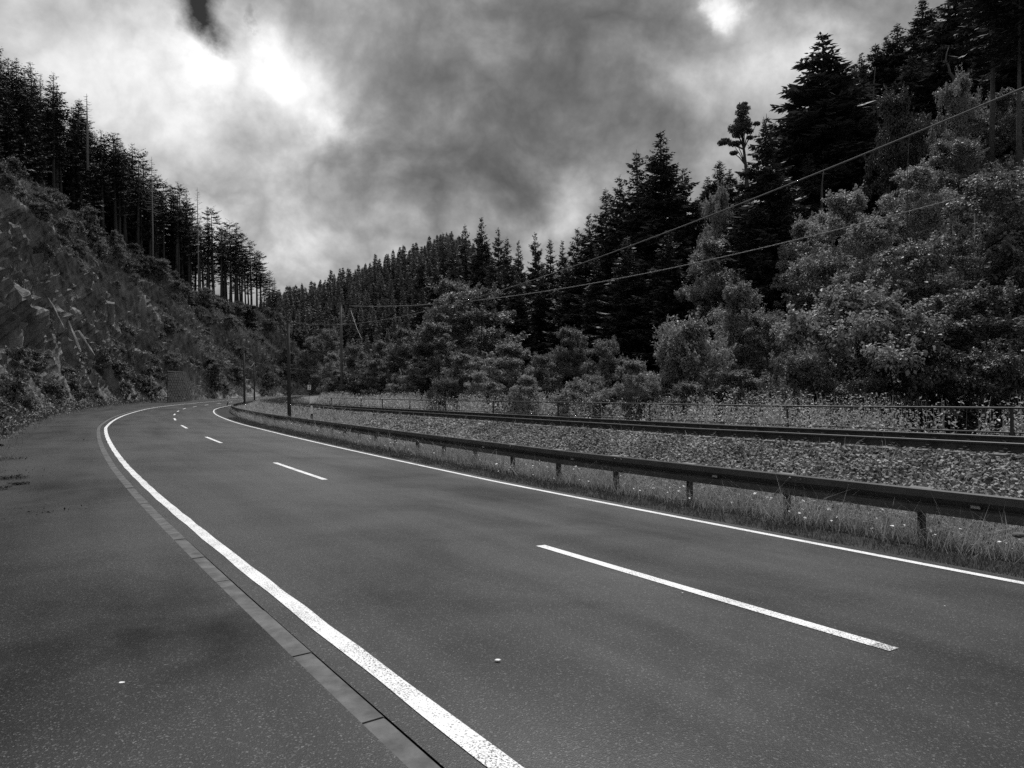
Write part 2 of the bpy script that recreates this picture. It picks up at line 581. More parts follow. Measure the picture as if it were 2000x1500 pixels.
# ------------------------------------------------------------------ setting: road and markings
LINE_W = .12
s_road = np.arange(-38, 330, .5)
road = ribbon('road', s_road, [lambda s: -wid(s) - .206] + [(lambda k: (lambda s: wid(s) * k))(k) for k in (-.9, -.5, 0, .5, .9)] + [lambda s: wid(s) + .24],
              zroad, M['road'])
tag(road, 'grey two lane asphalt road bending right beneath the rock slope', kind='structure')
lay_o = ribbon('layby', s_road, [lambda s: -lay(s) - .35 - .12 * np.sin(s * 1.7) - .1 * np.sin(s * .63 + 1), lambda s: -lay(s) + .6,
                                 lambda s: -(lay(s) + wid(s)) / 2, lambda s: -wid(s) - .335], zlay, M['layby'])
tag(lay_o, 'patchy older asphalt layby strip left of the kerb', kind='structure')


def strip(name, s, o0, o1, lift, mat, parent):
    return ribbon(name, s, [o0, o1], lambda a, b: zroad(a, b) + lift, mat, parent)


strip('edge_line', s_road, lambda s: -wid(s) - .06 + .006 * np.sin(s * 9), lambda s: -wid(s) + .06 + .006 * np.sin(s * 7 + 2), .004, M['line'], road)
strip('edge_line', s_road, lambda s: wid(s) - .06, lambda s: wid(s) + .055, .004, M['line'], road)
for k in range(-2, 20):
    b = 9.1 + 12 * k - (.7 if k > 0 else 0)
    strip('centre_dash', np.linspace(b - (3.66 if k == 0 else 4.0), b, 12), -.06, .06, .004, M['dash'], road)
    if k == 0: strip('worn_dash_end', np.linspace(b - 3.78, b - 3.662, 3), -.056, .056, .004, M['worn'], road)
# kerb stones, one metre each
kerb = empty('kerb')
tag(kerb, 'line of flat pale kerb stones between road and layby', kind='structure')


def kerb_piece(s0, s1, n, lift=0.0):
    s = np.linspace(s0, s1, n)
    w = wid(s)
    top = zroad(s, -w) + kerbh(s) + .004 + lift
    low = top - .25
    A = pt(s, -w - .33, top)
    B = pt(s, -w - .22, top)
    Cc = pt(s, -w - .2075, top - .01)
    Dd = pt(s, -w - .2075, low)
    E_ = pt(s, -w - .33, low)
    V = np.stack([E_, A, B, Cc, Dd], 1)
    m, nn = V.shape[:2]
    i = np.arange(m - 1)[:, None] * nn
    j = np.arange(nn - 1)[None, :]
    Q = np.stack([i + j, i + j + 1, i + nn + j + 1, i + nn + j], -1).reshape(-1, 4)
    e = (m - 1) * nn
    P = [[0, 1, 2, 3, 4][::-1], [e, e + 1, e + 2, e + 3, e + 4]]
    return mesh_np('kerb_stone', V.reshape(-1, 3), [Q, np.array(P)], [M['kerb']], False)


for k in range(-6, 44):
    j = random.uniform(-.004, .004)
    link('kerb_stone', kerb_piece(k + .066, k + 1 + .054, 3, j), kerb)
tag(link('kerb_stones', kerb_piece(44.07, 300, 300), kerb), kind='stuff')

# ------------------------------------------------------------------ setting: verge and track bed
s_v = np.concatenate([np.arange(-38, 60, .5), np.arange(60, 330, 2)])
verge = ribbon('verge', s_v, [(lambda u: (lambda s: wid(s) + u))(u) for u in (.18, .3, .5, 1.2, 1.8, 2.3, 2.6)],
               lambda a, b: zverge(a, b) + .02 * np.sin(a * 3.1 + b * 5), M['turf'])
tag(verge, kind='structure')
trackbed = ribbon('trackbed', s_v, [(lambda u: (lambda s: wid(s) + u))(u) for u in (2.58, 3.2, 4.0, 4.7, 5.2, 6.5, 7.8, 8.4, 9.4, 10.5, 12, 14)],
                  lambda a, b: zverge(a, b) - .01, M['ballast'])
tag(trackbed, 'raised stone bed under the railway track', kind='structure')


# ------------------------------------------------------------------ setting: ground, right hill, far hill
def sstep(x): x = np.clip(x, 0, 1); return x * x * (3 - 2 * x)


def hill(x, y):
    x = np.asarray(x, float)
    y = np.asarray(y, float)
    r = (x - 5.4) * .88 + y * .47
    t = -(x - 5.4) * .47 + y * .88
    r0 = 22 + .3 * np.clip(t, -40, 400)
    h = .65 * np.clip(r - r0, 0, 130)
    h = h * sstep((200 - t) / 80)
    foot = 300 + .2 * (x + 60)
    ridge = np.minimum(39 + .40 * (x + 141), 82 - .6 * (x + 36))
    ridge = np.clip(ridge, 14, 90)
    hf = ridge * (sstep((y - foot) / 125))
    return np.maximum(h, hf) + .0 * x


def near_s(x, y):
    sh = x.shape
    x = x.ravel(); y = y.ravel()
    sp, px, py = SS[::8], PX[::8], PY[::8]
    out_s = np.empty(len(x)); out_o = np.empty(len(x))
    for a in range(0, len(x), 4000):
        xx, yy = x[a:a + 4000, None], y[a:a + 4000, None]
        d = (xx - px) ** 2 + (yy - py) ** 2
        k = d.argmin(1)
        th = np.interp(sp[k], SS, TH)
        out_s[a:a + 4000] = sp[k]
        out_o[a:a + 4000] = (xx[:, 0] - px[k]) * np.cos(th) + (yy[:, 0] - py[k]) * np.sin(th)
    return out_s.reshape(sh), out_o.reshape(sh)


def ground_z(x, y):
    x = np.asarray(x, float); y = np.asarray(y, float)
    s, o = near_s(x, y)
    b = zc(s) - .55 - 1.0 * sstep((np.abs(o) - 10) / 10) * (o > 0)
    b = np.where(o < 0, zc(s) - 1.2, b)
    g = b + hill(x, y) * sstep((np.abs(o) - 13) / 10)
    return g


gx = np.unique(np.concatenate([np.linspace(-3000, -320, 9), np.arange(-320, -160, 20), np.arange(-160, 140, 4), np.arange(140, 320, 15), np.linspace(320, 3000, 9)]))
gy = np.unique(np.concatenate([np.linspace(-3000, -200, 8), np.arange(-200, -30, 20), np.arange(-30, 200, 4), np.arange(200, 520, 8), np.linspace(520, 4000, 9)]))
GX, GY = np.meshgrid(gx, gy)
GZ = ground_z(GX, GY)
GZ += np.where((GX > 20) | (GY > 300), .35, 0) * np.sin(GX * .21) * np.cos(GY * .17)
nx, ny = len(gx), len(gy)
i = np.arange(ny - 1)[:, None] * nx
j = np.arange(nx - 1)[None, :]
Q = np.stack([i + j, i + j + 1, i + nx + j + 1, i + nx + j], -1).reshape(-1, 4)
ground = link('ground', mesh_np('ground', np.stack([GX, GY, GZ], -1).reshape(-1, 3), Q, [M['soil']], True))
tag(ground, kind='structure')

# ------------------------------------------------------------------ setting: rock slope on the left
HS = np.array([-40, 60, 120, 130, 140, 150, 160, 170, 180, 190, 200, 210, 225, 235, 245, 255, 268])
HV = np.array([30, 35, 35, 36, 35, 33.5, 31.5, 30, 28.5, 26, 24, 24, 24, 18.5, 12, 5, 1.5])


def crest(s): return np.interp(s, HS, HV)
def v_edge(s): return crest(s) / 1.5 + 1.0


def fbm(x, y, z, o=4): return mnoise.fractal(Vector((x, y, z)), 0.9, 2.1, o)


def slope_base(s, v):
    """height of the slope above sea level at distance v left of the 7.2 m line"""
    v0 = np.maximum(lay(s) + 1.0 - 7.2, -1.0)
    H, ve = crest(s), v_edge(s)
    t = (v - v0) / np.maximum(ve - v0, 1.0)
    z0 = zc(s) + .22 + .05
    up = z0 + (H - z0) * (1 - (1 - np.clip(t, 0, 1)) ** 1.18)
    back = np.interp(s, [185, 205], [.42, -.12])
    return np.where(t > 1, H + (v - ve) * back, up), t


def slope_rel(s, v, t):
    """relief: slanting ribs, blocks split by cracks, ledges"""
    tt = max(0.0, min(1.0, t))
    env = min(1.0, tt * 6) * (1 - .45 * max(0, (t - .8) / .2) if t < 1 else .5)
    bare = max(0.0, min(1.0, (150 - s) / 30)) * max(0.0, min(1.0, (.85 - tt) / .2))
    rib = 1 - abs(mnoise.noise(Vector((s * .17 + v * .34, v * .05, 3.3)))) * 3.2
    rib2 = 1 - abs(mnoise.noise(Vector((s * .42 + v * .62, v * .10, 9.3)))) * 3.0
    big = fbm(s * .05, v * .06, 1.7, 3)
    f = fbm(s * .7, v * .7, 5.1, 4)
    wob = mnoise.noise(Vector((s * .5, v * .5, 2.0))) * .5
    d_, p_ = mnoise.voronoi(Vector((s * .36 + v * .40 + wob, v * .10, 0.0)))
    cell = mnoise.noise(p_[0] * 5.3) * 2.6
    crack = -max(0.0, .10 - (d_[1] - d_[0])) * 11
    d2_, p2_ = mnoise.voronoi(Vector((s * .95 + v * 1.0 + wob, v * .27, 5.0)))
    cell2 = mnoise.noise(p2_[0] * 5.3) * 1.3
    crack2 = -max(0.0, .12 - (d2_[1] - d2_[0])) * 4
    # inside a block the face tilts away from its upper edge
    return env * (2.6 * rib + 1.2 * rib2 + 2.6 * big + .7 * f + (.35 + .65 * bare) * (cell + crack + cell2 + crack2) - 2.0)


sr = np.concatenate([np.arange(-40, 20, 3), np.arange(20, 150, .42), np.arange(150, 262, .9)])
tv = np.concatenate([np.linspace(-.12, 0, 4)[:-1], np.linspace(0, .45, 64), np.linspace(.45, 1, 56)[1:], [1.06, 1.15, 1.3, 1.6, 2.2, 3.2, 4.5, 7]])
SV = np.empty((len(sr), len(tv), 3))
for a, s in enumerate(sr):
    ve = v_edge(s)
    v0 = max(lay(s) + 1.0 - 7.2, -1.0)
    v = v0 + tv * (ve - v0)
    v = np.where(tv < 0, np.maximum(v, v0 - 1.6), v)
    h, t = slope_base(s, v)
    h = np.where(tv < 0, zc(s) + .19 - .02, h)
    for b in range(len(tv)):
        if tv[b] > 0:
            rel = slope_rel(s, v[b], t[b])
            h[b] += rel * .55
            v[b] -= rel * .75 if tv[b] < 1 else 0
    SV[a] = pt(np.full(len(tv), s), -(v + 7.2), h)
m_, n_ = SV.shape[:2]
i = np.arange(m_ - 1)[:, None] * n_
j = np.arange(n_ - 1)[None, :]
Q = np.stack([i + j, i + n_ + j, i + n_ + j + 1, i + j + 1], -1).reshape(-1, 4)
slope = link('rock_slope', mesh_np('rock_slope', SV.reshape(-1, 3), Q, [M['rock']], False))
tag(slope, 'steep ribbed rock slope rising left of the road', kind='structure')
SVf = SV
TE = 118   # column of the crest edge


def on_slope(s, t):
    """point on the finished slope surface at chainage s, relative height t"""
    a = np.interp(s, sr, np.arange(len(sr)))
    b = np.interp(t, tv, np.arange(len(tv)))
    a0, b0 = int(a), int(b)
    a1, b1 = min(a0 + 1, m_ - 1), min(b0 + 1, n_ - 1)
    fa, fb = a - a0, b - b0
    p = (SVf[a0, b0] * (1 - fa) + SVf[a1, b0] * fa) * (1 - fb) + (SVf[a0, b1] * (1 - fa) + SVf[a1, b1] * fa) * fb
    nrm = np.cross(SVf[a1, b0] - SVf[a0, b0], SVf[a0, b1] - SVf[a0, b0])
    nrm /= np.linalg.norm(nrm) + 1e-9
    if nrm[2] < 0: nrm = -nrm
    return p, nrm


# ------------------------------------------------------------------ plant builders
def leaf_cloud(P, Nrm, size, soup, aspect=.6, jit=.7):
    """one folded rhombus leaf per point; Nrm is the rough outward direction"""
    n = len(P)
    A = rng.normal(size=(n, 3)) * jit + Nrm
    A /= np.linalg.norm(A, axis=1)[:, None] + 1e-9
    B = np.cross(A, rng.normal(size=(n, 3)))
    B /= np.linalg.norm(B, axis=1)[:, None] + 1e-9
    Cx = np.cross(A, B)
    sz = (size * np.clip(rng.lognormal(-.05, .32, n), .4, 2.2))[:, None]
    v0 = P - B * sz * .5
    v2 = P + B * sz * .5
    v1 = P + Cx * sz * .5 * aspect + A * sz * .08
    v3 = P - Cx * sz * .5 * aspect + A * sz * .08
    V = np.stack([v0, v1, v2, v3], 1).reshape(-1, 3)
    k = np.arange(n)[:, None] * 4
    soup.add(V, quads=k + np.array([[0, 1, 2, 3]]))


def bush_meshes(name, n_leaf, leaf, mat, seed, R=1.0, H=1.0, lobes=34, stems=6, trunk=False, lo=.06, twiggy=.3, bark=None):
    """crown built of leafy lobes of uneven size, gaps between them; unit radius R, height H"""
    global rng
    rng = np.random.default_rng(seed)
    L = []
    nb_ = max(9, lobes // 3)
    for k in range(nb_):
        a = 2.4 * k + rng.normal() * .35
        hz = lo + (1 - lo) * ((k + .7) / nb_) ** .8 * rng.uniform(.9, 1.04)
        c_ = .36 if not trunk else .5
        prof = math.sqrt(max(0.03, 1 - ((hz - c_) / (1.02 - c_)) ** 2)) if hz > c_ else 1 - .35 * ((c_ - hz) / c_) ** 2
        reach = R * prof * rng.uniform(.62, 1.08)
        tilt = rng.uniform(-.05, .3)
        for j in range(7):
            f = rng.uniform(.25, 1.0)
            aa = a + rng.normal() * .42 * (1.25 - f * .4)
            rr = reach * f * rng.uniform(.88, 1.05)
            rad_ = R * rng.uniform(.075, .19) * (1.25 - .45 * f)
            L.append((rr * math.cos(aa), rr * math.sin(aa), min(hz * H + tilt * R * (f - .5) * .7 + rng.normal() * .06 * R, H * .97), rad_))
    for k in range(5):
        L.append((rng.normal() * .16 * R, rng.normal() * .16 * R, H * rng.uniform(.84, .97), R * rng.uniform(.07, .15)))
    L = np.array(L)
    wgt = L[:, 3] ** 2
    wgt /= wgt.sum()
    idx = rng.choice(len(L), n_leaf, p=wgt)
    D = rng.normal(size=(n_leaf, 3))
    D[:, 2] = D[:, 2] * .75 + .25
    D /= np.linalg.norm(D, axis=1)[:, None]
    rad = L[idx, 3] * 1.12 * rng.uniform(.05, 1.0, n_leaf) ** .45
    P = L[idx, :3] + D * rad[:, None] * np.array([1, 1, .78])
    # sprays of leaves that stick out
    NS = 420
    tw = rng.random(n_leaf) < twiggy
    sh = rng.integers(0, NS, n_leaf)
    SD = rng.normal(size=(NS, 3)); SD[:, 2] = abs(SD[:, 2]) * .9 + .25
    SD /= np.linalg.norm(SD, axis=1)[:, None]
    SL = rng.integers(0, len(L), NS)
    q = rng.uniform(.7, 1.0, n_leaf)[:, None] * 1.0 + rng.random((n_leaf, 1)) ** 1.5 * .95
    PT = L[SL[sh], :3] + SD[sh] * L[SL[sh], 3][:, None] * q + rng.normal(size=(n_leaf, 3)) * leaf * .5
    P = np.where(tw[:, None], PT, P)
    P[:, 2] = np.maximum(P[:, 2], .01)
    sp = Soup()
    Nn = D * .7 + np.array([0, 0, .6])
    leaf_cloud(P, Nn, leaf, sp, .66, .38)
    crown = sp.mesh(name + '_crown', [mat])
    st = Soup()
    base_r = .035 * R if not trunk else .05 * R
    if trunk:
        st.tube([(0, 0, -.3), (0, .01, H * .25), (.02 * R, 0, H * .55), (0, 0, H * .85)], [base_r * 1.25, base_r, base_r * .7, base_r * .2], 7)
    for k in range(stems):
        l = L[rng.integers(0, len(L))]
        z0 = -.1 if not trunk else H * rng.uniform(.2, .5)
        r0 = base_r * (.6 if not trunk else .45)
        mid = (l[0] * .45 + rng.normal() * .04, l[1] * .45 + rng.normal() * .04, z0 + (l[2] - z0) * .55)
        st.tube([(rng.normal() * .03 * R, rng.normal() * .03 * R, z0), mid, (l[0], l[1], l[2])], [r0, r0 * .6, r0 * .15], 5, cap=False)
    trunkm = st.mesh(name + '_trunk', [bark or M['bark']], True)
    return crown, trunkm


def spruce_meshes(name, H, R, bare, seed, mat, whorl=.42, nb=6, step=.22, tl=.5, droop=.35, power=.8, blades=2, bark=None, ragged=.25, trunk_r=.0, gaps=0.0, wdt=.16):
    """trunk, whorls of drooping limbs, each limb clothed with narrow needle sprays"""
    global rng
    rng = np.random.default_rng(seed)
    tr = trunk_r or H * .0115
    V, T = [], []
    z = H * bare
    limbs = Soup()
    P0, PD, PL = [], [], []
    while z < H * .985:
        rel = (H - z) / (H * (1 - bare))
        Lb = R * (rel ** power) * (1 - .25 * max(0, rel - .8) / .2)
        a0 = rng.uniform(0, 2 * PI)
        for k in range(nb):
            if rng.random() < gaps: continue
            L = max(.18, Lb * rng.uniform(1 - ragged * 1.6, 1 + ragged * .6))
            a = a0 + 2 * PI * k / nb + rng.normal() * .25
            zz = z + rng.normal() * whorl * .3
            # the limb: rises near the top, sags lower down, tip turns up
            n = max(3, int(L / .45) + 2)
            t = np.linspace(0, 1, n)
            rise = np.interp(rel, [0, .15, .5, 1], [.9, .35, -.12, -droop]) * L
            zz_ = zz + rise * t + .22 * droop * L * (t ** 3) - .10 * L * np.sin(t * PI) * (rel > .2)
            dx, dy = math.cos(a), math.sin(a)
            pts = np.stack([dx * L * t, dy * L * t, zz_], -1)
            if L > .9:
                limbs.tube(pts[::max(1, n // 3)] if n > 4 else pts, np.linspace(.012 + L * .007, .006, len(pts[::max(1, n // 3)] if n > 4 else pts)), 3, cap=False)
            m = max(4, int(L / step * 2))
            u = np.linspace(.12 if L > 1.2 else .02, 1, m)
            px = np.interp(u, t, pts[:, 0]); py = np.interp(u, t, pts[:, 1]); pz = np.interp(u, t, pts[:, 2])
            side = np.where(np.arange(m) % 2 == 0, 1.0, -1.0)
            ln = tl * (.45 + .55 * np.sin(np.clip(u * 1.1, 0, 1) * PI) ** .5) * rng.uniform(.6, 1.3, m) * min(1, .22 + L / 2.2)
            fwd = rng.uniform(.35, .9, m)
            for b in range(blades):
                sd = side * rng.uniform(.5, 1.1, m)
                down = rng.uniform(-.15, .25, m) if b == 0 else -rng.uniform(.3, 1.0, m)
                D = np.stack([dx * fwd - dy * sd, dy * fwd + dx * sd, down], -1)
                D /= np.linalg.norm(D, axis=1)[:, None]
                P0.append(np.stack([px, py, pz], -1)); PD.append(D); PL.append(ln * (1 if b == 0 else .75))
        z += whorl * (.55 + .6 * rel) * rng.uniform(.7, 1.3)
    P0 = np.concatenate(P0); PD = np.concatenate(PD); PL = np.concatenate(PL)[:, None]
    n = len(P0)
    W = np.cross(PD, rng.normal(size=(n, 3)) * .6 + np.array([0, 0, 1]))
    W /= np.linalg.norm(W, axis=1)[:, None] + 1e-9
    w = PL * wdt * rng.uniform(.7, 1.3, n)[:, None]
    A = P0
    B = P0 + PD * PL * .45 + W * w
    Cc = P0 + PD * PL
    Dd = P0 + PD * PL * .45 - W * w
    V = np.stack([A, B, Cc, Dd], 1).reshape(-1, 3)
    k = np.arange(n)[:, None] * 4
    sp = Soup()
    sp.add(V, quads=k + np.array([[0, 1, 2, 3]]))
    crown = sp.mesh(name + '_crown', [mat])
    limbs.tube([(0, 0, -1.0), (.03, 0, H * .3), (-.02, .03, H * .65), (0, 0, H)], [tr * 1.15, tr * .9, tr * .5, .012], 7)
    trunkm = limbs.mesh(name + '_trunk', [bark or M['bark']], True)
    return crown, trunkm


def plant(name, crown, trunk, base, scale, rz, label, cat, group=None, sz=None, lean=0):
    e = empty(name, base)
    tag(e, label, cat, group)
    link('crown', crown, e)
    if trunk is not None: link('trunk', trunk, e)
    e.scale = (scale, scale, sz if sz else scale)
    e.rotation_euler = (lean, 0, rz)
    return e


# variants
SPR = [spruce_meshes('spruce', 26, 4.4, .06, 11, M['spruce'], whorl=.55, nb=6, step=.19, tl=.9, blades=4, power=.85, wdt=.19, droop=.5, ragged=.35),
       spruce_meshes('spruce', 26, 4.0, .08, 12, M['spruce'], whorl=.5, nb=5, step=.19, tl=.85, blades=4, power=.8, wdt=.19, droop=.55, ragged=.4),
       spruce_meshes('spruce', 26, 4.8, .10, 13, M['spruce'], whorl=.62, nb=6, step=.2, tl=.95, blades=4, power=.8, wdt=.19, droop=.45, ragged=.5)]
FOR = [spruce_meshes('forest_spruce', 24, 2.6, .42, 21, M['forest'], whorl=.6, nb=5, step=.3, tl=.8, power=.5, ragged=.45, bark=M['bark']),
       spruce_meshes('forest_spruce', 24, 3.0, .5, 22, M['forest'], whorl=.65, nb=5, step=.3, tl=.85, power=.45, ragged=.5),
       spruce_meshes('forest_spruce', 24, 2.3, .3, 23, M['forest'], whorl=.55, nb=6, step=.3, tl=.75, power=.6, ragged=.35),
       spruce_meshes('forest_spruce', 24, 3.2, .58, 24, M['forest'], whorl=.8, nb=4, step=.28, tl=.8, power=.35, ragged=.55, gaps=.2)]
DEN = [spruce_meshes('forest_spruce', 24, 3.1, .06, 25 + k, M['forest'], whorl=.55, nb=6, step=.3, tl=.85, power=.6, ragged=.4) for k in range(2)]
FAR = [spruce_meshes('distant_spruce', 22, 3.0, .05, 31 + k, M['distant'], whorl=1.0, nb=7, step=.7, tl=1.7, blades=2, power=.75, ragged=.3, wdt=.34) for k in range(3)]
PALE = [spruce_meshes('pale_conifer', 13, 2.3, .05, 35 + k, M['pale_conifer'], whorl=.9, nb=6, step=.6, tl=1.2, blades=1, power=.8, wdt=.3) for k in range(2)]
BSH = {}
for k in range(3):
    BSH['light%d' % k] = bush_meshes('bush', 46000, .034, M['leaf_light'], 41 + k, 1, 1.45, lobes=46)
for k in range(2):
    BSH['mid%d' % k] = bush_meshes('bush', 46000, .034, M['leaf_mid'], 51 + k, 1, 1.5, lobes=42)
    BSH['dark%d' % k] = bush_meshes('bush', 40000, .036, M['leaf_dark'], 61 + k, 1, 1.6, lobes=38)
for k in range(2):
    BSH['tree%d' % k] = bush_meshes('tree', 40000, .034, M['leaf_mid'], 71 + k, 1, 2.3, lobes=60, stems=10, trunk=True, lo=.22)
BSH['treel'] = bush_meshes('tree', 40000, .034, M['leaf_light'], 75, 1, 2.4, lobes=56, stems=10, trunk=True, lo=.2)
BSH['treed'] = bush_meshes('tree', 40000, .034, M['leaf_dark'], 76, 1, 2.2, lobes=56, stems=10, trunk=True, lo=.2)
for k in range(2):
    BSH['tall%d' % k] = bush_meshes('tall_bush', 52000, .036, [M['leaf_mid'], M['leaf_light']][k], 91 + k, 1, 3.3, lobes=84, stems=9, lo=.04)
for k in range(4):
    BSH['shrub%d' % k] = bush_meshes('shrub', 4500, .085, M['slope_leaf'], 81 + k, 1, 1.15, lobes=18, stems=3)


def gz(x, y): return float(ground_z(np.array([x]), np.array([y]))[0])


# ------------------------------------------------------------------ broadleaf trees and bushes right of the track
# (kind, px centre, py top, px half width, distance, label)
RB = [
    ('light0', 1655, 585, 175, 27.0, 'large round pale-leaved bush right behind the handrail, its dome standing clear before the black spruces'),
    ('light1', 1442, 556, 82, 35.0, 'narrow pale bush whose round top rises just above the two domes beside it'),
    ('light2', 1345, 640, 120, 30.0, 'pale bush with a sloping left shoulder under the tall spruce pair'),
    ('light1', 1235, 705, 62, 28.5, 'small pale bush at the left foot of the sloping pale bush'),
    ('light0', 1130, 755, 75, 31.5, 'low wide bush hugging the handrail below the dark spruce stand'),
    ('light2', 1265, 758, 70, 29.5, 'low leafy bush right at the handrail under the sloping pale bush'),
    ('mid0', 1560, 700, 90, 25.5, 'speckled bush filling the foot of the large round pale bush'),
    ('mid1', 1785, 470, 130, 30.0, 'broad mid-grey bush rising right of the large round pale bush'),
    ('mid0', 1940, 330, 150, 31.0, 'tall leafy bush at the right edge below the long bare trunk'),
    ('mid1', 1900, 560, 150, 26.5, 'wide speckled bush at the right edge halfway down the leafy wall'),
    ('dark0', 1760, 640, 120, 25.0, 'dark hollow bush between the round pale bush and the right edge'),
    ('dark1', 1930, 690, 120, 23.5, 'dark drooping bush right above the handrail at the right edge'),
    ('dark0', 1680, 740, 80, 24.0, 'low dark bush behind the handrail post'),
    ('light2', 1650, 380, 95, 44.0, 'pale bush high on the bank left of the dark round tree'),
    ('mid0', 1600, 500, 60, 40.0, 'small bush in the gap under the pale bush high on the bank'),
    ('light1', 1790, 330, 95, 44.0, 'leafy bush under the dark round tree on the bank'),
    ('mid1', 1860, 270, 70, 46.0, 'bush between the pale feathery tree and the long bare trunk'),
    ('light0', 1700, 430, 90, 38.0, 'pale leaning bush in the middle of the leafy bank'),
    ('treed', 1755, 192, 75, 58.0, 'dark round-headed broadleaf tree halfway up the bank'),
    ('treel', 1872, 156, 62, 58.0, 'pale feathery tree right of the dark round-headed one'),
    ('mid0', 1965, 175, 60, 54.0, 'leafy tree crown behind the long bare trunk'),
    ('treel', 1405, 375, 52, 68.0, 'pale tree squeezed between the tall spruce pair and the snapped-top spruce'),
    ('light0', 1395, 470, 55, 60.0, 'pale bush under the squeezed pale tree'),
    ('mid0', 1110, 638, 55, 46.0, 'dull bush standing alone before the dark spruce stand'),
    ('mid1', 1180, 660, 40, 40.0, 'slim dull bush left of the sloping pale bush'),
    ('light1', 998, 672, 72, 46.0, 'bright-leaved bush in front of the big grey dome bush'),
    ('light0', 1030, 735, 45, 36.0, 'small bright bush beside the track in front of the bright-leaved one'),
    ('mid0', 925, 562, 108, 64.0, 'big grey dome-shaped bush in the middle of the valley'),
    ('mid1', 880, 545, 50, 70.0, 'dull crown showing behind the left top of the grey dome bush'),
    ('mid1', 850, 628, 75, 58.0, 'mid-grey bush at the left foot of the big grey dome bush'),
    ('dark0', 905, 690, 60, 50.0, 'dark bush low between the grey dome bush and the track'),
    ('light2', 935, 728, 42, 44.0, 'small bright-edged bush low beside the track in the middle'),
    ('mid0', 790, 640, 50, 72.0, 'rounded bush right of the crossarm pole'),
    ('dark1', 825, 705, 55, 56.0, 'dark low bush by the track left of centre'),
    ('dark0', 745, 665, 45, 78.0, 'dark bush just right of the crossarm pole foot'),
    ('mid1', 735, 700, 45, 70.0, 'speckled bush over the track near the marker post'),
    ('mid0', 692, 672, 38, 92.0, 'bush hiding the foot of the crossarm pole'),
    ('light1', 648, 690, 26, 110.0, 'upright bush left of the crossarm pole above the small track sign'),
    ('mid1', 660, 722, 34, 88.0, 'low bush beside the small track sign'),
    ('dark1', 700, 735, 40, 78.0, 'low dark bush at the bend of the track'),
    ('mid0', 618, 735, 22, 175.0, 'distant bush where track and slope seem to meet'),
    ('dark1', 640, 640, 26, 190.0, 'distant dark tree crown filling the valley gap'),
    ('dark0', 612, 655, 24, 215.0, 'distant dark crown leaning out of the left slope foot'),
    ('mid1', 1490, 610, 60, 33.0, 'leafy bush filling the notch between two pale domes'),
    ('dark1', 1440, 720, 80, 27.5, 'dark bush below the pale domes right at the handrail'),
    ('mid0', 1345, 745, 60, 27.5, 'leafy low bush by the handrail under the pale domes'),
    ('mid1', 1060, 690, 40, 44.0, 'dull bush between the bright-leaved bush and the lone dull one'),
    ('dark0', 1155, 730, 50, 33.0, 'dark bush at the foot of the spruce stand'),
    ('mid1', 1985, 480, 90, 29.0, 'leaf mass cut by the right edge of the view'),
    ('light1', 1580, 430, 45, 50.0, 'thin pale bush at the trunk foot of the great skyline spruce'),
    ('mid1', 960, 745, 40, 41.0, 'leafy clump spreading over the ground left of the small bright bush'),
    ('mid0', 870, 745, 45, 48.0, 'leafy clump spreading along the track below the grey dome bush'),
    ('light2', 780, 735, 40, 60.0, 'pale leafy clump beside the track beyond the marker post'),
]
for n, (kind, px, py, hw, d, lab) in enumerate(RB):
    top = at(px, py, d)
    x, y = top.x, top.y + 0
    g = gz(x, y) - .1
    if d < 26.5: g = max(g, -1.3)
    c, t = BSH[kind]
    Hn = {'l': 1.45, 'm': 1.5, 'd': 1.6, 't': 2.35}[kind[0]]
    if kind.startswith('tree'): Hn = {'tree0': 2.3, 'tree1': 2.3, 'treel': 2.4, 'treed': 2.2}[kind]
    R_ = hw * d / FPX
    Ht = top.z - g
    tree = kind.startswith('tree')
    if not tree and Ht / R_ > 2.3:                     # tall growth: a crown leafy over its whole height
        c, t = BSH['tall1' if kind[0] == 'l' else 'tall0']; Hn = 3.3
        if Ht / R_ > 4: R_ = Ht / 3.7
    plant('broadleaf_tree' if tree else 'bush', c, t, (x, y, g), R_ * 1.05, random.uniform(0, 6.28), lab, 'tree' if tree else 'bush',
          'bushes and trees right of the track', sz=Ht / Hn * .99)

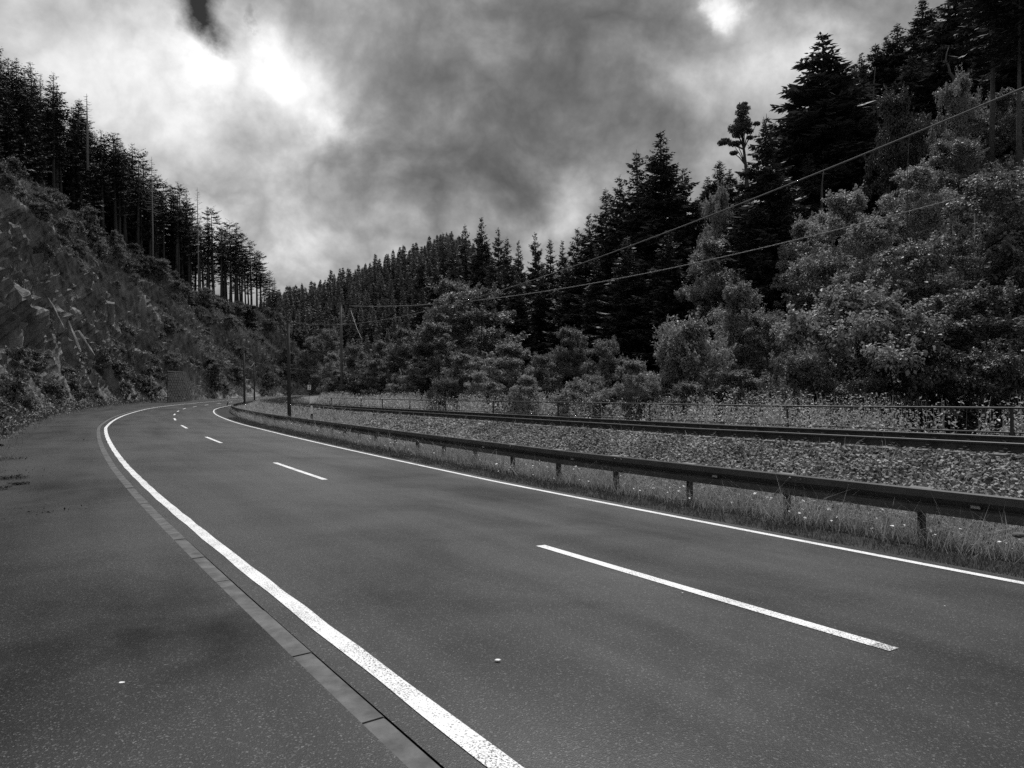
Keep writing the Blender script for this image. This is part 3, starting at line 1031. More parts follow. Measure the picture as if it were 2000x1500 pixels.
# ------------------------------------------------------------------ large spruces right
# px top, py top, distance, half width px, variant, label
RS = [
    (1290, 256, 74, 92, 0, 'tallest spruce of the middle stand, pointed top in front of the open sky'),
    (1243, 292, 78, 70, 1, 'slender spruce just left of the tallest one in the middle stand'),
    (1210, 345, 80, 66, 2, 'spruce with a feathery top left of the tall pair'),
    (1183, 366, 84, 60, 1, 'third spruce down the left flank of the middle stand'),
    (1150, 418, 88, 55, 0, 'spruce stepping down the left flank above the lone dull bush'),
    (1128, 446, 94, 50, 2, 'lowest spruce at the left end of the middle stand'),
    (1337, 330, 76, 72, 2, 'dark spruce leaning close to the right of the tallest one'),
    (1362, 385, 78, 60, 1, 'short spruce closing the middle stand on the right'),
    (1607, 66, 70, 132, 0, 'great lone spruce that tops the right skyline'),
    (1660, 150, 78, 90, 1, 'dark spruce tucked against the right side of the great skyline spruce'),
    (1550, 225, 76, 70, 2, 'small spruce spire at the left elbow of the great skyline spruce'),
    (1495, 232, 56, 84, 2, 'black spruce with a snapped forked top right of the lone pine'),
    (1525, 330, 60, 60, 1, 'dark spruce filling in right of the snapped-top spruce'),
    (1455, 330, 66, 62, 0, 'dense dark spruce standing behind the lone pine'),
    (1405, 312, 112, 40, 1, 'small far spruce spire left of the lone pine'),
    (1382, 345, 116, 36, 0, 'farthest small spruce spire right of the tall pair'),
    (1425, 330, 108, 34, 2, 'spruce spire close behind the pine stem'),
    (1710, 84, 96, 62, 1, 'first spruce spire right of the great skyline spruce'),
    (1731, 70, 98, 48, 0, 'second spruce spire right of the great skyline spruce'),
    (1752, 44, 96, 54, 1, 'taller spruce spire on the right skyline before the double top'),
    (1682, 104, 94, 46, 2, 'low spruce top on the right skyline next to the great spruce'),
    (1802, -4, 92, 66, 0, 'spruce whose tip touches the upper edge, left of the sky hole'),
    (1820, 15, 90, 54, 1, 'spruce sharing a double top with the one touching the upper edge'),
    (1880, -60, 84, 84, 2, 'tall dark spruce right of the small sky hole'),
    (1950, -110, 78, 90, 0, 'tall dark spruce behind the long bare trunk at the upper right'),
    (1910, 10, 88, 70, 1, 'spruce filling the gap behind the two tall right ones'),
    (1985, -40, 72, 80, 2, 'spruce cut by the upper right corner'),
    (1780, 110, 84, 70, 2, 'dark spruce below the double top'),
    (1840, 90, 80, 70, 0, 'dark spruce below the small sky hole'),
    (1700, 170, 84, 60, 0, 'dark spruce below the first skyline spires'),
    (1728, 200, 74, 56, 2, 'shaggy spruce left of the dark round-headed tree'),
    (1640, 240, 66, 60, 1, 'spruce in front of the great skyline spruce on its right'),
    (1580, 300, 64, 66, 0, 'spruce in front of the great skyline spruce on its left'),
    (940, 424, 118, 40, 0, 'tallest spruce left of centre, standing above the far ridge'),
    (908, 436, 124, 30, 1, 'broad-topped spruce where the far ridge meets the valley trees'),
    (973, 446, 120, 32, 2, 'spruce right next to the tallest one left of centre'),
    (990, 462, 112, 30, 1, 'shorter spruce one step right of the ridge group'),
    (1012, 470, 116, 28, 0, 'small spruce in the dip of the skyline left of centre'),
    (1045, 454, 112, 32, 2, 'pointed spruce standing alone over the dip of the skyline'),
    (1074, 464, 114, 28, 1, 'thin spruce right of the lone pointed one'),
    (1098, 470, 108, 30, 0, 'thin spruce closest to the left end of the middle stand'),
    (885, 470, 108, 34, 2, 'spruce in front of the far ridge at its highest point'),
    (850, 500, 112, 30, 1, 'dark spruce lowest left of the ridge group'),
    (822, 482, 118, 28, 0, 'leftmost dark spruce of the ridge group'),
    (865, 455, 124, 26, 2, 'slim spruce behind the ridge group'),
    (1060, 520, 96, 44, 1, 'dark spruce low before the dip of the skyline'),
    (960, 500, 98, 46, 2, 'dark spruce behind the grey dome bush'),
    (1010, 530, 92, 44, 0, 'dark spruce right behind the grey dome bush'),
    (1110, 510, 88, 46, 2, 'dark spruce above the lone dull bush'),
    (1165, 500, 76, 48, 0, 'dark spruce low in the left of the middle stand'),
    (1225, 460, 68, 60, 1, 'dark spruce in the lower middle of the stand'),
    (1305, 450, 64, 66, 2, 'dark spruce with hanging limbs low in the middle stand'),
    (1355, 500, 62, 50, 0, 'dark spruce at the lower right of the middle stand'),
    (825, 560, 100, 30, 1, 'dark spruce behind the rounded bush at the crossarm pole'),
    (545, 580, 250, 14, 0, 'small dark spruce peering out between left slope and far ridge'),
]
for px, py, d, hw, k, lab in RS:
    top = at(px, py, d)
    g = gz(top.x, top.y)
    g = min(g, top.z - 6)
    Hh = top.z - g
    Rn = [4.2, 3.7, 4.6][k]
    plant('spruce', *SPR[k], (top.x, top.y, g), 1, random.uniform(0, 6.28), lab, 'tree', 'dark spruces right of the track',
          sz=Hh / 26.0).scale = (hw * d / FPX / Rn * (1.55 if d < 100 else 1.8), hw * d / FPX / Rn * (1.55 if d < 100 else 1.8), Hh / 26.0)

# lone pine on the skyline: crooked trunk, plates of foliage heavier to the left
rng = np.random.default_rng(99)
pb = at(1462, 445, 62)
pt_top = at(1447, 200, 62)
pine = empty('pine_tree', pb)
tag(pine, 'lone pine with open crown and bare lower trunk against the sky', 'tree')
Hp = pt_top.z - pb.z
rel = (pt_top - pb)
ps = Soup()
spine = [np.array([rel.x * t + .12 * math.sin(t * 5), 0, rel.z * t]) for t in np.linspace(0, 1, 9)]
ps.tube([spine[0] + np.array([.1, 0, -6])] + spine, np.linspace(.24, .05, 10), 7)
cl = Soup()
for px, py, r in [(1448, 208, .3), (1450, 216, .38), (1444, 226, .42), (1455, 228, .4), (1447, 238, .5), (1438, 246, .42), (1459, 242, .4), (1449, 252, .42), (1432, 258, .42), (1422, 270, .38),
                  (1441, 264, .38), (1462, 256, .3), (1428, 284, .3), (1438, 281, .3), (1472, 248, .22), (1468, 266, .22), (1436, 296, .25), (1414, 275, .3), (1455, 202, .2)]:
    q = at(px, py, 62) - pb
    dep = rng.uniform(-1.1, 1.1)
    tz = min(max(q.z / rel.z - .07, 0.05), .97)
    st_ = spine[int(tz * 8)]
    ps.tube([st_, (st_ + np.array([q.x, dep, q.z])) / 2 + np.array([0, 0, .12]), (q.x, dep, q.z)], [.07, .045, .02], 4, cap=False)
    nL = int(1500 * r)
    D = rng.normal(size=(nL, 3)); D /= np.linalg.norm(D, axis=1)[:, None]
    P = np.array([q.x, dep, q.z]) + D * np.array([r * 1.5, r * 1.3, r * .8]) * rng.random((nL, 1)) ** .4
    leaf_cloud(P, np.array([[0, 0, .5]]), .17, cl, .35, 1)
ps.build('trunk', M['bark'], pine, True)
cl.build('crown', M['spruce'], pine)

# forked dead leader on the snapped-top spruce
sn = empty('dead_branches', at(1495, 250, 56))
tag(sn, 'bare forked dead tips sticking out of the snapped spruce top', 'branch')
q = Soup()
for a, b in (((1493, 252), (1491, 228)), ((1493, 248), (1497, 222)), ((1500, 262), (1516, 235))):
    A = at(a[0], a[1], 56) - at(1495, 250, 56); B = at(b[0], b[1], 56) - at(1495, 250, 56)
    q.tube([A, (A + B) / 2 + Vector((.08, 0, -.1)), B], [.06, .045, .02], 5)
q.build('branch', M['deadwood'], sn, True)

PTR = spruce_meshes('tall_spruce', 24, 3.4, .60, 28, M['forest'], whorl=.6, nb=6, step=.28, tl=.8, power=.4, ragged=.5, bark=M['bark_pale'], trunk_r=.17)
for px, py, d, Hh, lab in ((1935, 338, 50, 16.5, 'tall tree with a long pale bare trunk high on the bank near the right edge'),
                           (1990, 400, 48, 17, 'tree with a pale bare trunk cut by the right edge of the view')):
    b_ = at(px, py, d)
    o = plant('tall_spruce', *PTR, (b_.x, b_.y, b_.z), 1, px * 1.0, lab, 'tree', 'tall trees with bare trunks on the right bank')
    o.scale = (1.05, 1.05, Hh / 24); o.rotation_euler[1] = .03
# long bare trunk and other pale trunks on the bank
for px, y0, y1, d, r0, lab in [
    (1706, 190, 130, 74, .08, 'short pale trunk showing among the dark skyline spruces'),
    (1772, 400, 262, 42, .035, 'thin pale stem in the leafy bank below the dark round tree'),
    (1605, 385, 330, 58, .10, 'pale trunk foot with hanging roots under the great skyline spruce'),
]:
    B = at(px, y0, d); T_ = at(px + 4, y1, d)
    e = empty('bare_trunk', B)
    tag(e, lab, 'trunk')
    r = T_ - B
    q = Soup()
    q.tube([(0, 0, -4), (0, 0, 0), (r.x * .5 - .05, 0, r.z * .5), (r.x, 0, r.z)], [r0 * 1.1, r0, r0 * .6, r0 * .15], 8)
    q.build('trunk', M['bark_pale'], e, True)
# pale dead snag that forks
e = empty('dead_snag', at(1866, 160, 62))
tag(e, 'crooked pale dead snag twisting up between the dark spruces at upper right', 'tree')
q = Soup(); O = at(1866, 160, 62)
q.tube([at(x_, y_, 62) - O for x_, y_ in ((1866, 175), (1862, 152), (1855, 142), (1852, 128), (1847, 118), (1849, 104), (1853, 92))], [.14, .12, .1, .09, .07, .05, .02], 6)
q.tube([at(x_, y_, 62) - O for x_, y_ in ((1864, 156), (1868, 146), (1876, 138))], [.08, .06, .02], 6)
q.tube([at(x_, y_, 62) - O for x_, y_ in ((1856, 144), (1850, 141))], [.05, .02], 5)
q.build('trunk', M['bark_pale'], e, True)

# ------------------------------------------------------------------ left forest along the crest
k = 0
placed = []
spots = []
for s in np.arange(108, 232, 2.1):
    spots.append((s + random.uniform(-.8, .8), random.uniform(1.0, 2.6), 0))
for s in np.arange(106, 234, 2.6):
    spots.append((s + random.uniform(-1, 1), random.uniform(3.5, 7.5), 1))
for s in np.arange(104, 205, 3.6):
    spots.append((s + random.uniform(-1, 1), random.uniform(8, 15), 2))
for s, dv, row in spots:
    ve = float(v_edge(s))
    v0 = max(float(lay(s)) + 1.0 - 7.2, -1.0)
    t = 1 + dv / (ve - v0)
    p, nr = on_slope(s, t)
    hgt = np.interp(s, [105, 130, 150, 200, 222, 236], [17.5, 20, 24, 27, 23.5, 17]) * random.uniform(.82, 1.1) * (1.0 if row == 0 else 1.04)
    mesh_pair = random.choice([FOR[0], FOR[1], FOR[2], FOR[3], FOR[1]]) if s > 155 else random.choice([FOR[2], DEN[0], DEN[1], FOR[0]])
    if row and s < 200: mesh_pair = random.choice(DEN)
    f = hgt / 24
    o = plant('forest_spruce', *mesh_pair, tuple(p - np.array([0, 0, .4])), f, random.uniform(0, 6.28), 'x', 'tree', 'forest on the left crest')
    placed.append((1000 + FPX * p[0] / p[1], row, o))
    w_ = random.uniform(1.0, 1.35)
    o.scale = (f * w_, f * w_, f)
    o.rotation_euler = (random.uniform(-.03, .03), random.uniform(-.03, .03), random.uniform(0, 6.28))
MARKS = [(-900, 'the upper left corner'), (171, 'the highest dead spruce'), (299, 'the middle dead spruce'), (388, 'the lowest dead spruce')]
ORD = 'first second third fourth fifth sixth seventh eighth ninth tenth eleventh twelfth thirteenth fourteenth fifteenth sixteenth seventeenth eighteenth nineteenth twentieth'.split()
count = {}
for X_, row, o in sorted(placed, key=lambda a: a[0]):
    mk = [m for m in MARKS if m[0] < X_][-1]
    if row == 0:
        if X_ < 0: o['label'] = 'front row spruce on the left crest, beyond the left edge of the view'; o['group'] = 'front row spruces outside the view'; continue
        c_ = count.get(mk, 0); count[mk] = c_ + 1
        o['label'] = 'front row spruce on the left crest, %s to the right of %s' % (ORD[min(c_, 19)], mk[1])
    else:
        o['label'] = 'dark spruce in the back rows of the left crest, right of ' + mk[1]
        o['group'] = 'back row spruces right of ' + mk[1]
# dead spruces
for px, yt, yb, lab in [(171, 183, 300, 'bare dead spruce, highest of three rising from the left forest'),
                        (299, 306, 520, 'bare dead spruce, middle of three rising from the left forest'),
                        (388, 366, 555, 'bare dead spruce, lowest of three rising from the left forest')]:
    d = np.interp(px, [171, 299, 388], [128, 160, 180])
    B = at(px, yb, d); T_ = at(px, yt, d)
    e = empty('dead_spruce', B); tag(e, lab, 'tree')
    h = T_.z - B.z
    q = Soup(); q.tube([(0, 0, -3), (0, 0, h * .5), (0, 0, h)], [.22, .15, .03], 6); q.build('trunk', M['deadwood'], e, True)
    q = Soup()
    for zz in np.arange(h * .5, h * .97, .45):
        for j_ in range(3):
            a = random.uniform(0, 6.28); L = (h - zz) * .16 + .5
            q.tube([(0, 0, zz), (L * math.cos(a) * .6, L * math.sin(a) * .6, zz - .1 * L), (L * math.cos(a), L * math.sin(a), zz + .12 * L)], [.035, .025, .01], 4, cap=False)
    q.build('branches', M['deadwood'], e)

# shrubs on the slope
SL = [(.0, .22, 130, 'leafy shrub at the foot of the left slope'),
      (.3, .72, 60, 'low shrub halfway up the left slope'),
      (.72, 1.02, 105, 'feathery shrub along the forest edge')]
for lo_, hi_, cnt, lab in SL:
    for q_ in range(cnt):
        s = 22 + 200 * random.random() ** 1.5
        if lo_ > .5: s = random.uniform(88, 246)
        if lo_ == .3: s = random.uniform(105, 250)
        t = random.uniform(lo_, hi_)
        p, nr = on_slope(s, t)
        sc_ = random.uniform(.7, 1.5) * np.interp(s, [22, 60, 100, 200], [.55, .85, 1.25, 1.8]) * (1.25 if lo_ > .5 else 1)
        if lo_ < .1: sc_ *= 1.15
        X_ = 1000 + FPX * p[0] / p[1]
        wh = 'left of the bare rock face' if X_ < 60 else 'near the bare rock face' if X_ < 200 else 'above the thin roadside rod' if X_ < 310 else 'above the stone retaining wall' if X_ < 400 else 'behind the two farther poles' if X_ < 520 else 'right of the two farther poles'
        lab_ = lab + ', ' + wh
        e = plant('shrub', *BSH['shrub%d' % random.randrange(4)], tuple(p - nr * .15 * sc_), sc_, random.uniform(0, 6.28), lab_, 'shrub', 'shrubs: ' + lab_,
                  sz=sc_ * random.uniform(.8, 1.5))

for q_ in range(125):
    s = random.uniform(118, 252); t = random.uniform(.12, 1.02) if q_ < 80 else random.uniform(.8, 1.06)
    if s < 150 and t < .55: t += .45
    p, nr = on_slope(s, t)
    X_ = 1000 + FPX * p[0] / p[1]
    wh = 'above the bare rock face' if X_ < 200 else 'near the broken stump' if X_ < 320 else 'above the stone retaining wall' if X_ < 400 else 'behind the two farther poles' if X_ < 520 else 'at the far end of the slope'
    kd = random.choice(['mid0', 'mid1', 'dark0', 'dark1', 'dark1'])
    sc_ = random.uniform(1.6, 3.1) * np.interp(s, [118, 250], [.75, 1.2])
    tone = 'grey-leaved' if kd[0] == 'm' else 'dark-leaved'
    hgt = 'high' if t > .75 else 'halfway up' if t > .4 else 'low'
    lab_ = '%s rounded bush %s on the left slope, %s' % (tone, hgt, wh)
    plant('bush', *BSH[kd], tuple(p - nr * .35 * sc_), sc_, random.uniform(0, 6.28), lab_, 'bush', 'bushes: ' + lab_, sz=sc_ * random.uniform(.7, 1.1)).rotation_euler = (0, .35, random.uniform(0, 6.28))

# ground cover on the slope: grass tufts and small leaves, thick where the rock is covered
rng = np.random.default_rng(5)
def slope_cover(n, kind, s_rng, trange, mat, name, lab, thr):
    sp = Soup()
    A = rng.random(n) ** .8; S_ = s_rng[0] + (s_rng[1] - s_rng[0]) * A
    T_ = rng.uniform(*trange, n)
    ia = np.interp(S_, sr, np.arange(len(sr))); ib = np.interp(T_, tv, np.arange(len(tv)))
    a0 = np.minimum(ia.astype(int), m_ - 2); b0 = np.minimum(ib.astype(int), n_ - 2)
    fa = (ia - a0)[:, None]; fb = (ib - b0)[:, None]
    P = (SVf[a0, b0] * (1 - fa) + SVf[a0 + 1, b0] * fa) * (1 - fb) + (SVf[a0, b0 + 1] * (1 - fa) + SVf[a0 + 1, b0 + 1] * fa) * fb
    Nn = np.cross(SVf[a0 + 1, b0] - SVf[a0, b0], SVf[a0, b0 + 1] - SVf[a0, b0])
    Nn /= np.linalg.norm(Nn, axis=1)[:, None] + 1e-9
    Nn *= np.sign(Nn[:, 2:3] + 1e-6)
    nz = np.array([mnoise.noise(Vector((p[0] * .16, p[1] * .16, p[2] * .22))) + .5 * mnoise.noise(Vector((p[0] * .6, p[1] * .6, p[2] * .6))) for p in P])
    XX = 1000 + FPX * P[:, 0] / P[:, 1]
    keep = nz + 1.5 * (Nn[:, 2] - .5) + .6 * (T_ - .35) - .35 * ((XX < 230) & (T_ < .6)) > thr + rng.normal(size=n) * .08
    P, Nn, S_ = P[keep], Nn[keep], S_[keep]
    scl = np.interp(S_, [30, 100, 230], [.6, 1.0, 1.9])
    m = len(P)
    if kind == 'leaf':
        for r_ in range(3):
            off = rng.normal(size=(m, 3)) * .22 * scl[:, None] + Nn * (rng.random((m, 1)) * .45 * scl[:, None])
            leaf_cloud(P + off, Nn * .5 + np.array([0, 0, .5]), .17 * scl, sp, .6, .8)
    else:
        for r_ in range(5):
            B = P + rng.normal(size=(m, 3)) * .12 * scl[:, None]
            D = Nn * .5 + np.array([0, 0, .7]) + rng.normal(size=(m, 3)) * .35
            L = (rng.uniform(.25, .7, m) * scl)[:, None]
            W = np.cross(D, rng.normal(size=(m, 3))); W /= np.linalg.norm(W, axis=1)[:, None]
            w = .03 * scl[:, None]
            V = np.stack([B - W * w, B + W * w, B + D * L], 1).reshape(-1, 3)
            sp.add(V, tris=np.arange(m * 3).reshape(-1, 3))
    o = sp.build(name, mat)
    tag(o, lab, kind='stuff')


slope_cover(90000, 'leaf', (28, 256), (0, 1.1), M['slope_leaf'], 'undergrowth', 'leafy undergrowth creeping over the rock slope', .12)
slope_cover(80000, 'grass', (28, 256), (0, 1.05), M['slope_grass'], 'slope_grass', 'dry grass tufts on the ledges of the rock slope', .10)
# dense foot foliage
rng = np.random.default_rng(6)
sp = Soup()
n = 45000
S_ = 20 + 130 * rng.random(n) ** 1.3
wv = rng.random(n)
bump_ = np.array([mnoise.noise(Vector((s * .35, 0, 1))) for s in S_])
V_ = lay(S_) + .5 + wv * 3.2
zz = zc(S_) + .22 + rng.random(n) ** 1.2 * (0.3 + wv * (3.2 + 2.2 * bump_))
P = pt(S_, -V_, zz)
leaf_cloud(P, np.array([[.4, -.4, .6]]), np.interp(S_, [20, 60, 150], [.1, .15, .3]), sp, .6, .8)
tag(sp.build('foot_foliage', M['leaf_dark']), 'dark speckled leaves at the foot of the rock slope', kind='stuff')
sp = Soup(); n = 12000
S_ = 18 + 130 * rng.random(n) ** 1.5
V_ = lay(S_) - .25 + rng.random(n) * 1.2
B = pt(S_, -V_, zc(S_) + .2)
D = rng.normal(size=(n, 3)) * .4 + np.array([0, 0, 1]); L = np.interp(S_, [18, 60, 150], [.1, .18, .3])[:, None] * rng.uniform(.5, 1.4, (n, 1))
W = np.cross(D, rng.normal(size=(n, 3))); W /= np.linalg.norm(W, axis=1)[:, None]
w = np.interp(S_, [18, 150], [.008, .03])[:, None]
sp.add(np.stack([B - W * w, B + W * w, B + D * L], 1).reshape(-1, 3), tris=np.arange(n * 3).reshape(-1, 3))
tag(sp.build('edge_grass', M['slope_grass']), 'short grass along the far edge of the layby', kind='stuff')

# jutting rock slabs: (px, py, depth, length, width, thickness, tilt)
for px, py, d, L, W_, Tk, rz_, lab in [
    (95, 612, 62, 3.2, 1.5, .7, .55, 'big overhanging rock slab, uppermost on the bare face'),
    (142, 645, 66, 4.0, .8, .35, .6, 'long rock rib running down the middle of the bare face'),
    (168, 655, 70, 3.4, 1.0, .4, .7, 'rock rib with a grassy back right of the bare face'),
    (205, 700, 76, 3.0, .9, .4, .7, 'low rock rib ending above the anchor rings'),
    (218, 600, 92, 3.4, 1.0, .5, .75, 'rock rib high on the slope left of the broken stump'),
]:
    r_ = random.Random(int(px * 7 + py))
    P = []
    for a in (-.5, .5):
        for b in (-.5, .5):
            for c_ in (-.5, .5):
                P.append((a * W_ * (1.0 if c_ > 0 else .7) * r_.uniform(.8, 1.2), b * Tk * r_.uniform(.8, 1.2) * 2, c_ * L * r_.uniform(.85, 1.15)))
    for k_ in range(4):
        P.append((r_.uniform(-.5, .5) * W_ * 1.1, r_.uniform(-.8, .8) * Tk, r_.uniform(-.5, .6) * L))
    import bmesh
    bm = bmesh.new()
    for p in P: bm.verts.new(p)
    bmesh.ops.convex_hull(bm, input=bm.verts)
    bmesh.ops.triangulate(bm, faces=bm.faces)
    bmesh.ops.subdivide_edges(bm, edges=bm.edges, cuts=3, use_grid_fill=True)
    for v in bm.verts:
        q_ = v.co * 1.0
        v.co += mnoise.noise_vector(q_ * 1.6 + Vector((px, py, 0))) * .10 + Vector((0, mnoise.noise(Vector((q_.x * 5, q_.z * .6, px))) * .16, 0))
    me = bpy.data.meshes.new('rock_slab'); bm.to_mesh(me); bm.free(); me.materials.append(M['slab'])
    best = None
    for a in range(0, m_ - 1):
        for b in range(3, 116, 2):
            p = SVf[a, b]
            if p[1] < 15: continue
            X_ = 1000 + FPX * p[0] / p[1]; Y_ = YHOR - FPX * (p[2] - CAMH) / p[1]
            e_ = (X_ - px) ** 2 + (Y_ - py) ** 2 + (p[1] - d) ** 2 * .3
            if best is None or e_ < best[0]: best = (e_, a, b)
    _, a, b = best
    P0_ = Vector(SVf[a, b])
    dn = Vector(SVf[max(a - 6, 0), max(b - 9, 0)] + SVf[min(a + 6, m_ - 1), max(b - 9, 0)] - SVf[max(a - 6, 0), min(b + 9, 116)] - SVf[min(a + 6, m_ - 1), min(b + 9, 116)]).normalized()
    al = Vector(SVf[min(a + 6, m_ - 1), b] - SVf[max(a - 6, 0), b]).normalized()
    nn_ = al.cross(dn); nn_ = nn_ if nn_.z > 0 else -nn_
    nn_.normalize()
    zax = (dn + al * (rz_ - .6) * 1.2 - nn_ * .18).normalized()
    yax = -nn_ + zax * nn_.dot(zax); yax.normalize()
    xax = yax.cross(zax)
    o = link('rock_slab', me)
    o.matrix_world = Matrix.Translation(P0_ + nn_ * -.02) @ Matrix((xax, yax, zax)).transposed().to_4x4()
    tag(o, lab, 'rock', 'rock slabs jutting from the left slope')

# broken stump on the slope
B = at(281, 614, 112); e = empty('broken_stump', B); tag(e, 'pale broken standing stump halfway up the left slope', 'stump')
q = Soup(); q.tube([(0, 0, -2), (.02, 0, 1.4), (-.03, 0, 2.2), (.05, 0, 3.1)], [.42, .36, .34, .22], 9); q.build('trunk', M['deadwood'], e, True)
q = Soup(); q.tube([(.15, 0, 2.7), (.2, 0, 3.4)], [.12, .03], 5); q.build('splinter', M['deadwood'], e)

# ------------------------------------------------------------------ far ridge forest
rng = np.random.default_rng(17)
cand = []
for _ in range(6000):
    x = rng.uniform(-175, 25); y = rng.uniform(292, 452)
    X_ = 1000 + FPX * x / y
    if not (505 < X_ < 1125): continue
    if any((x - a) ** 2 + (y - b) ** 2 < 15 for a, b, *_r in cand): continue
    cand.append((x, y, X_))
zs = ground_z(np.array([c[0] for c in cand]), np.array([c[1] for c in cand]))
items = []
for (x, y, X_), z in zip(cand, zs):
    Hh = rng.uniform(11, 19)
    Yb = YHOR - FPX * (z - CAMH) / y; Yt = YHOR - FPX * (z + Hh - CAMH) / y
    hidden = (X_ > 930 and Yt > 480) or (X_ < 535 and Yt > 585)
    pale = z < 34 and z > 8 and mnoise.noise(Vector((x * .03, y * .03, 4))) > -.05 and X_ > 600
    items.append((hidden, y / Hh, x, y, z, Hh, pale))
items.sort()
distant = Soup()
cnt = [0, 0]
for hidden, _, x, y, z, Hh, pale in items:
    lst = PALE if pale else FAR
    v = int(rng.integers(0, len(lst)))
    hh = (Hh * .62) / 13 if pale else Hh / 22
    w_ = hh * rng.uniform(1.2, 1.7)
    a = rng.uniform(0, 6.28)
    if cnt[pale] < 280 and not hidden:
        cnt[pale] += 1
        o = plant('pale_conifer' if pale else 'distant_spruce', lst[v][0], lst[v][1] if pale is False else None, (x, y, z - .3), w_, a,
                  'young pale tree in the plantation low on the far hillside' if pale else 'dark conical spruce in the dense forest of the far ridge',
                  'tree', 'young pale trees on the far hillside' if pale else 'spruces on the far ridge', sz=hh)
    else:
        me = lst[v][0]
        if not hasattr(distant, 'cache'): distant.cache = {}
        if me.name not in distant.cache:
            co = np.empty(len(me.vertices) * 3, np.float32); me.vertices.foreach_get('co', co); distant.cache[me.name] = co.reshape(-1, 3)
        co = distant.cache[me.name]
        R2 = np.array([[math.cos(a), -math.sin(a), 0], [math.sin(a), math.cos(a), 0], [0, 0, 1]])
        Vv = (co * np.array([w_, w_, hh])) @ R2.T + np.array([x, y, z - .3])
        distant.add(Vv, quads=np.arange(len(Vv)).reshape(-1, 4))
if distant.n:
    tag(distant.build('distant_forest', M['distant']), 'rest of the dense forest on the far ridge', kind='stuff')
# ------------------------------------------------------------------ crash barrier
GO = 1.76   # face offset from the right edge line
def gpos(s): return wid(s) + GO
def gtop(s): return zroad(s, 3.9) + .555
gr = empty('crash_barrier'); tag(gr, 'long galvanised steel crash barrier curving along the right verge', 'crash barrier')
PROF = [(.045, .003), (.015, 0), (0, .014), (0, .105), (.078, .188), (.072, .2), (0, .228), (0, .3), (.03, .312)]   # (behind the face, below the top)
PROF = [(a, -b) for a, b in PROF]


def beam(s0, s1, out_):
    s = np.linspace(s0, s1, 9)
    rows = []
    pr = PROF + [(a + .006, b) for a, b in PROF[::-1]]
    for a, b in pr:
        rows.append(pt(s, gpos(s) + a - out_, gtop(s) + b))
    V = np.stack(rows, 1)
    m, n = V.shape[:2]
    i = np.arange(m - 1)[:, None] * n; j = np.arange(n)[None, :]; k = (j + 1) % n
    Q = np.stack([i + j, i + k, i + n + k, i + n + j], -1).reshape(-1, 4)
    caps = []
    h = len(PROF)
    for base in (0, (m - 1) * n):
        for a in range(h - 1): caps.append([base + a, base + a + 1, base + n - 2 - a, base + n - 1 - a])
    return mesh_np('beam', V.reshape(-1, 3), [Q, np.array(caps)], [M['galv']], False)


b0 = 1.33
bolt_s = Soup(); bolt_s.tube([(0, 0, 0), (-.02, 0, 0)], [.022, .016], 8); bolt_me = bolt_s.mesh('bolt', [M['bolt']], False)
refl_s = Soup(); refl_s.box((-.01, 0, 0), (.02, .10, .035)); refl_s.box((-.014, .0, 0), (.018, .03, .02)); refl_me = refl_s.mesh('reflector', [M['paleband']])
for k in range(-7, 36):
    s0 = b0 + 4 * k
    bo = link('beam', beam(s0 - .16, s0 + 4.0, .009 * (k % 2)), gr)
    if 0 <= k < 12:
        for ds_ in (-.10, .10):
            for dz_ in (-.055, -.257):
                p = pt(s0 + 3.92 + ds_ * .9, gpos(s0 + 4) - .006, gtop(s0 + 4) + dz_)
                b = link('bolt', bolt_me, bo, p); b.rotation_euler = (0, 0, float(np.interp(s0 + 4, SS, TH)))
    if -1 <= k < 14 and k % 1 == 0:
        p = pt(s0 + 1.5, gpos(s0 + 1.5) + .05, gtop(s0 + 1.5) - .165)
        b = link('reflector', refl_me, bo, p); b.rotation_euler = (0, 0, float(np.interp(s0 + 1.5, SS, TH)))
# posts: sigma section with flanges, spacer plate and cap lip
ps_ = Soup()
ps_.box((.16, 0, -.55), (.10, .006, 1.0)); ps_.box((.11, .028, -.55), (.006, .055, 1.0)); ps_.box((.21, .028, -.55), (.006, .055, 1.0)); ps_.box((.12, .052, -.55), (.022, .006, 1.0)); ps_.box((.20, .052, -.55), (.022, .006, 1.0))
post_me = ps_.mesh('post', [M['galv_dark']])
sp_ = Soup(); sp_.box((.15, .02, -.010), (.13, .26, .006)); sp_.box((.092, .02, -.16), (.02, .12, .16))
spacer_me = sp_.mesh('spacer', [M['galv']])
post_s = np.arange(b0 - 28 + 2, b0 + 143, 2.03)
PSH = 7.49
post_s = PSH + 2.0 * np.arange(-13, 66)
for s in post_s:
    a = float(np.interp(s, SS, TH))
    o = link('post', post_me, gr, pt(s, gpos(s), gtop(s) - .02)); o.rotation_euler = (0, 0, a)
    c_ = link('spacer', spacer_me, gr, pt(s, gpos(s), gtop(s) - .004)); c_.rotation_euler = (0, 0, a)

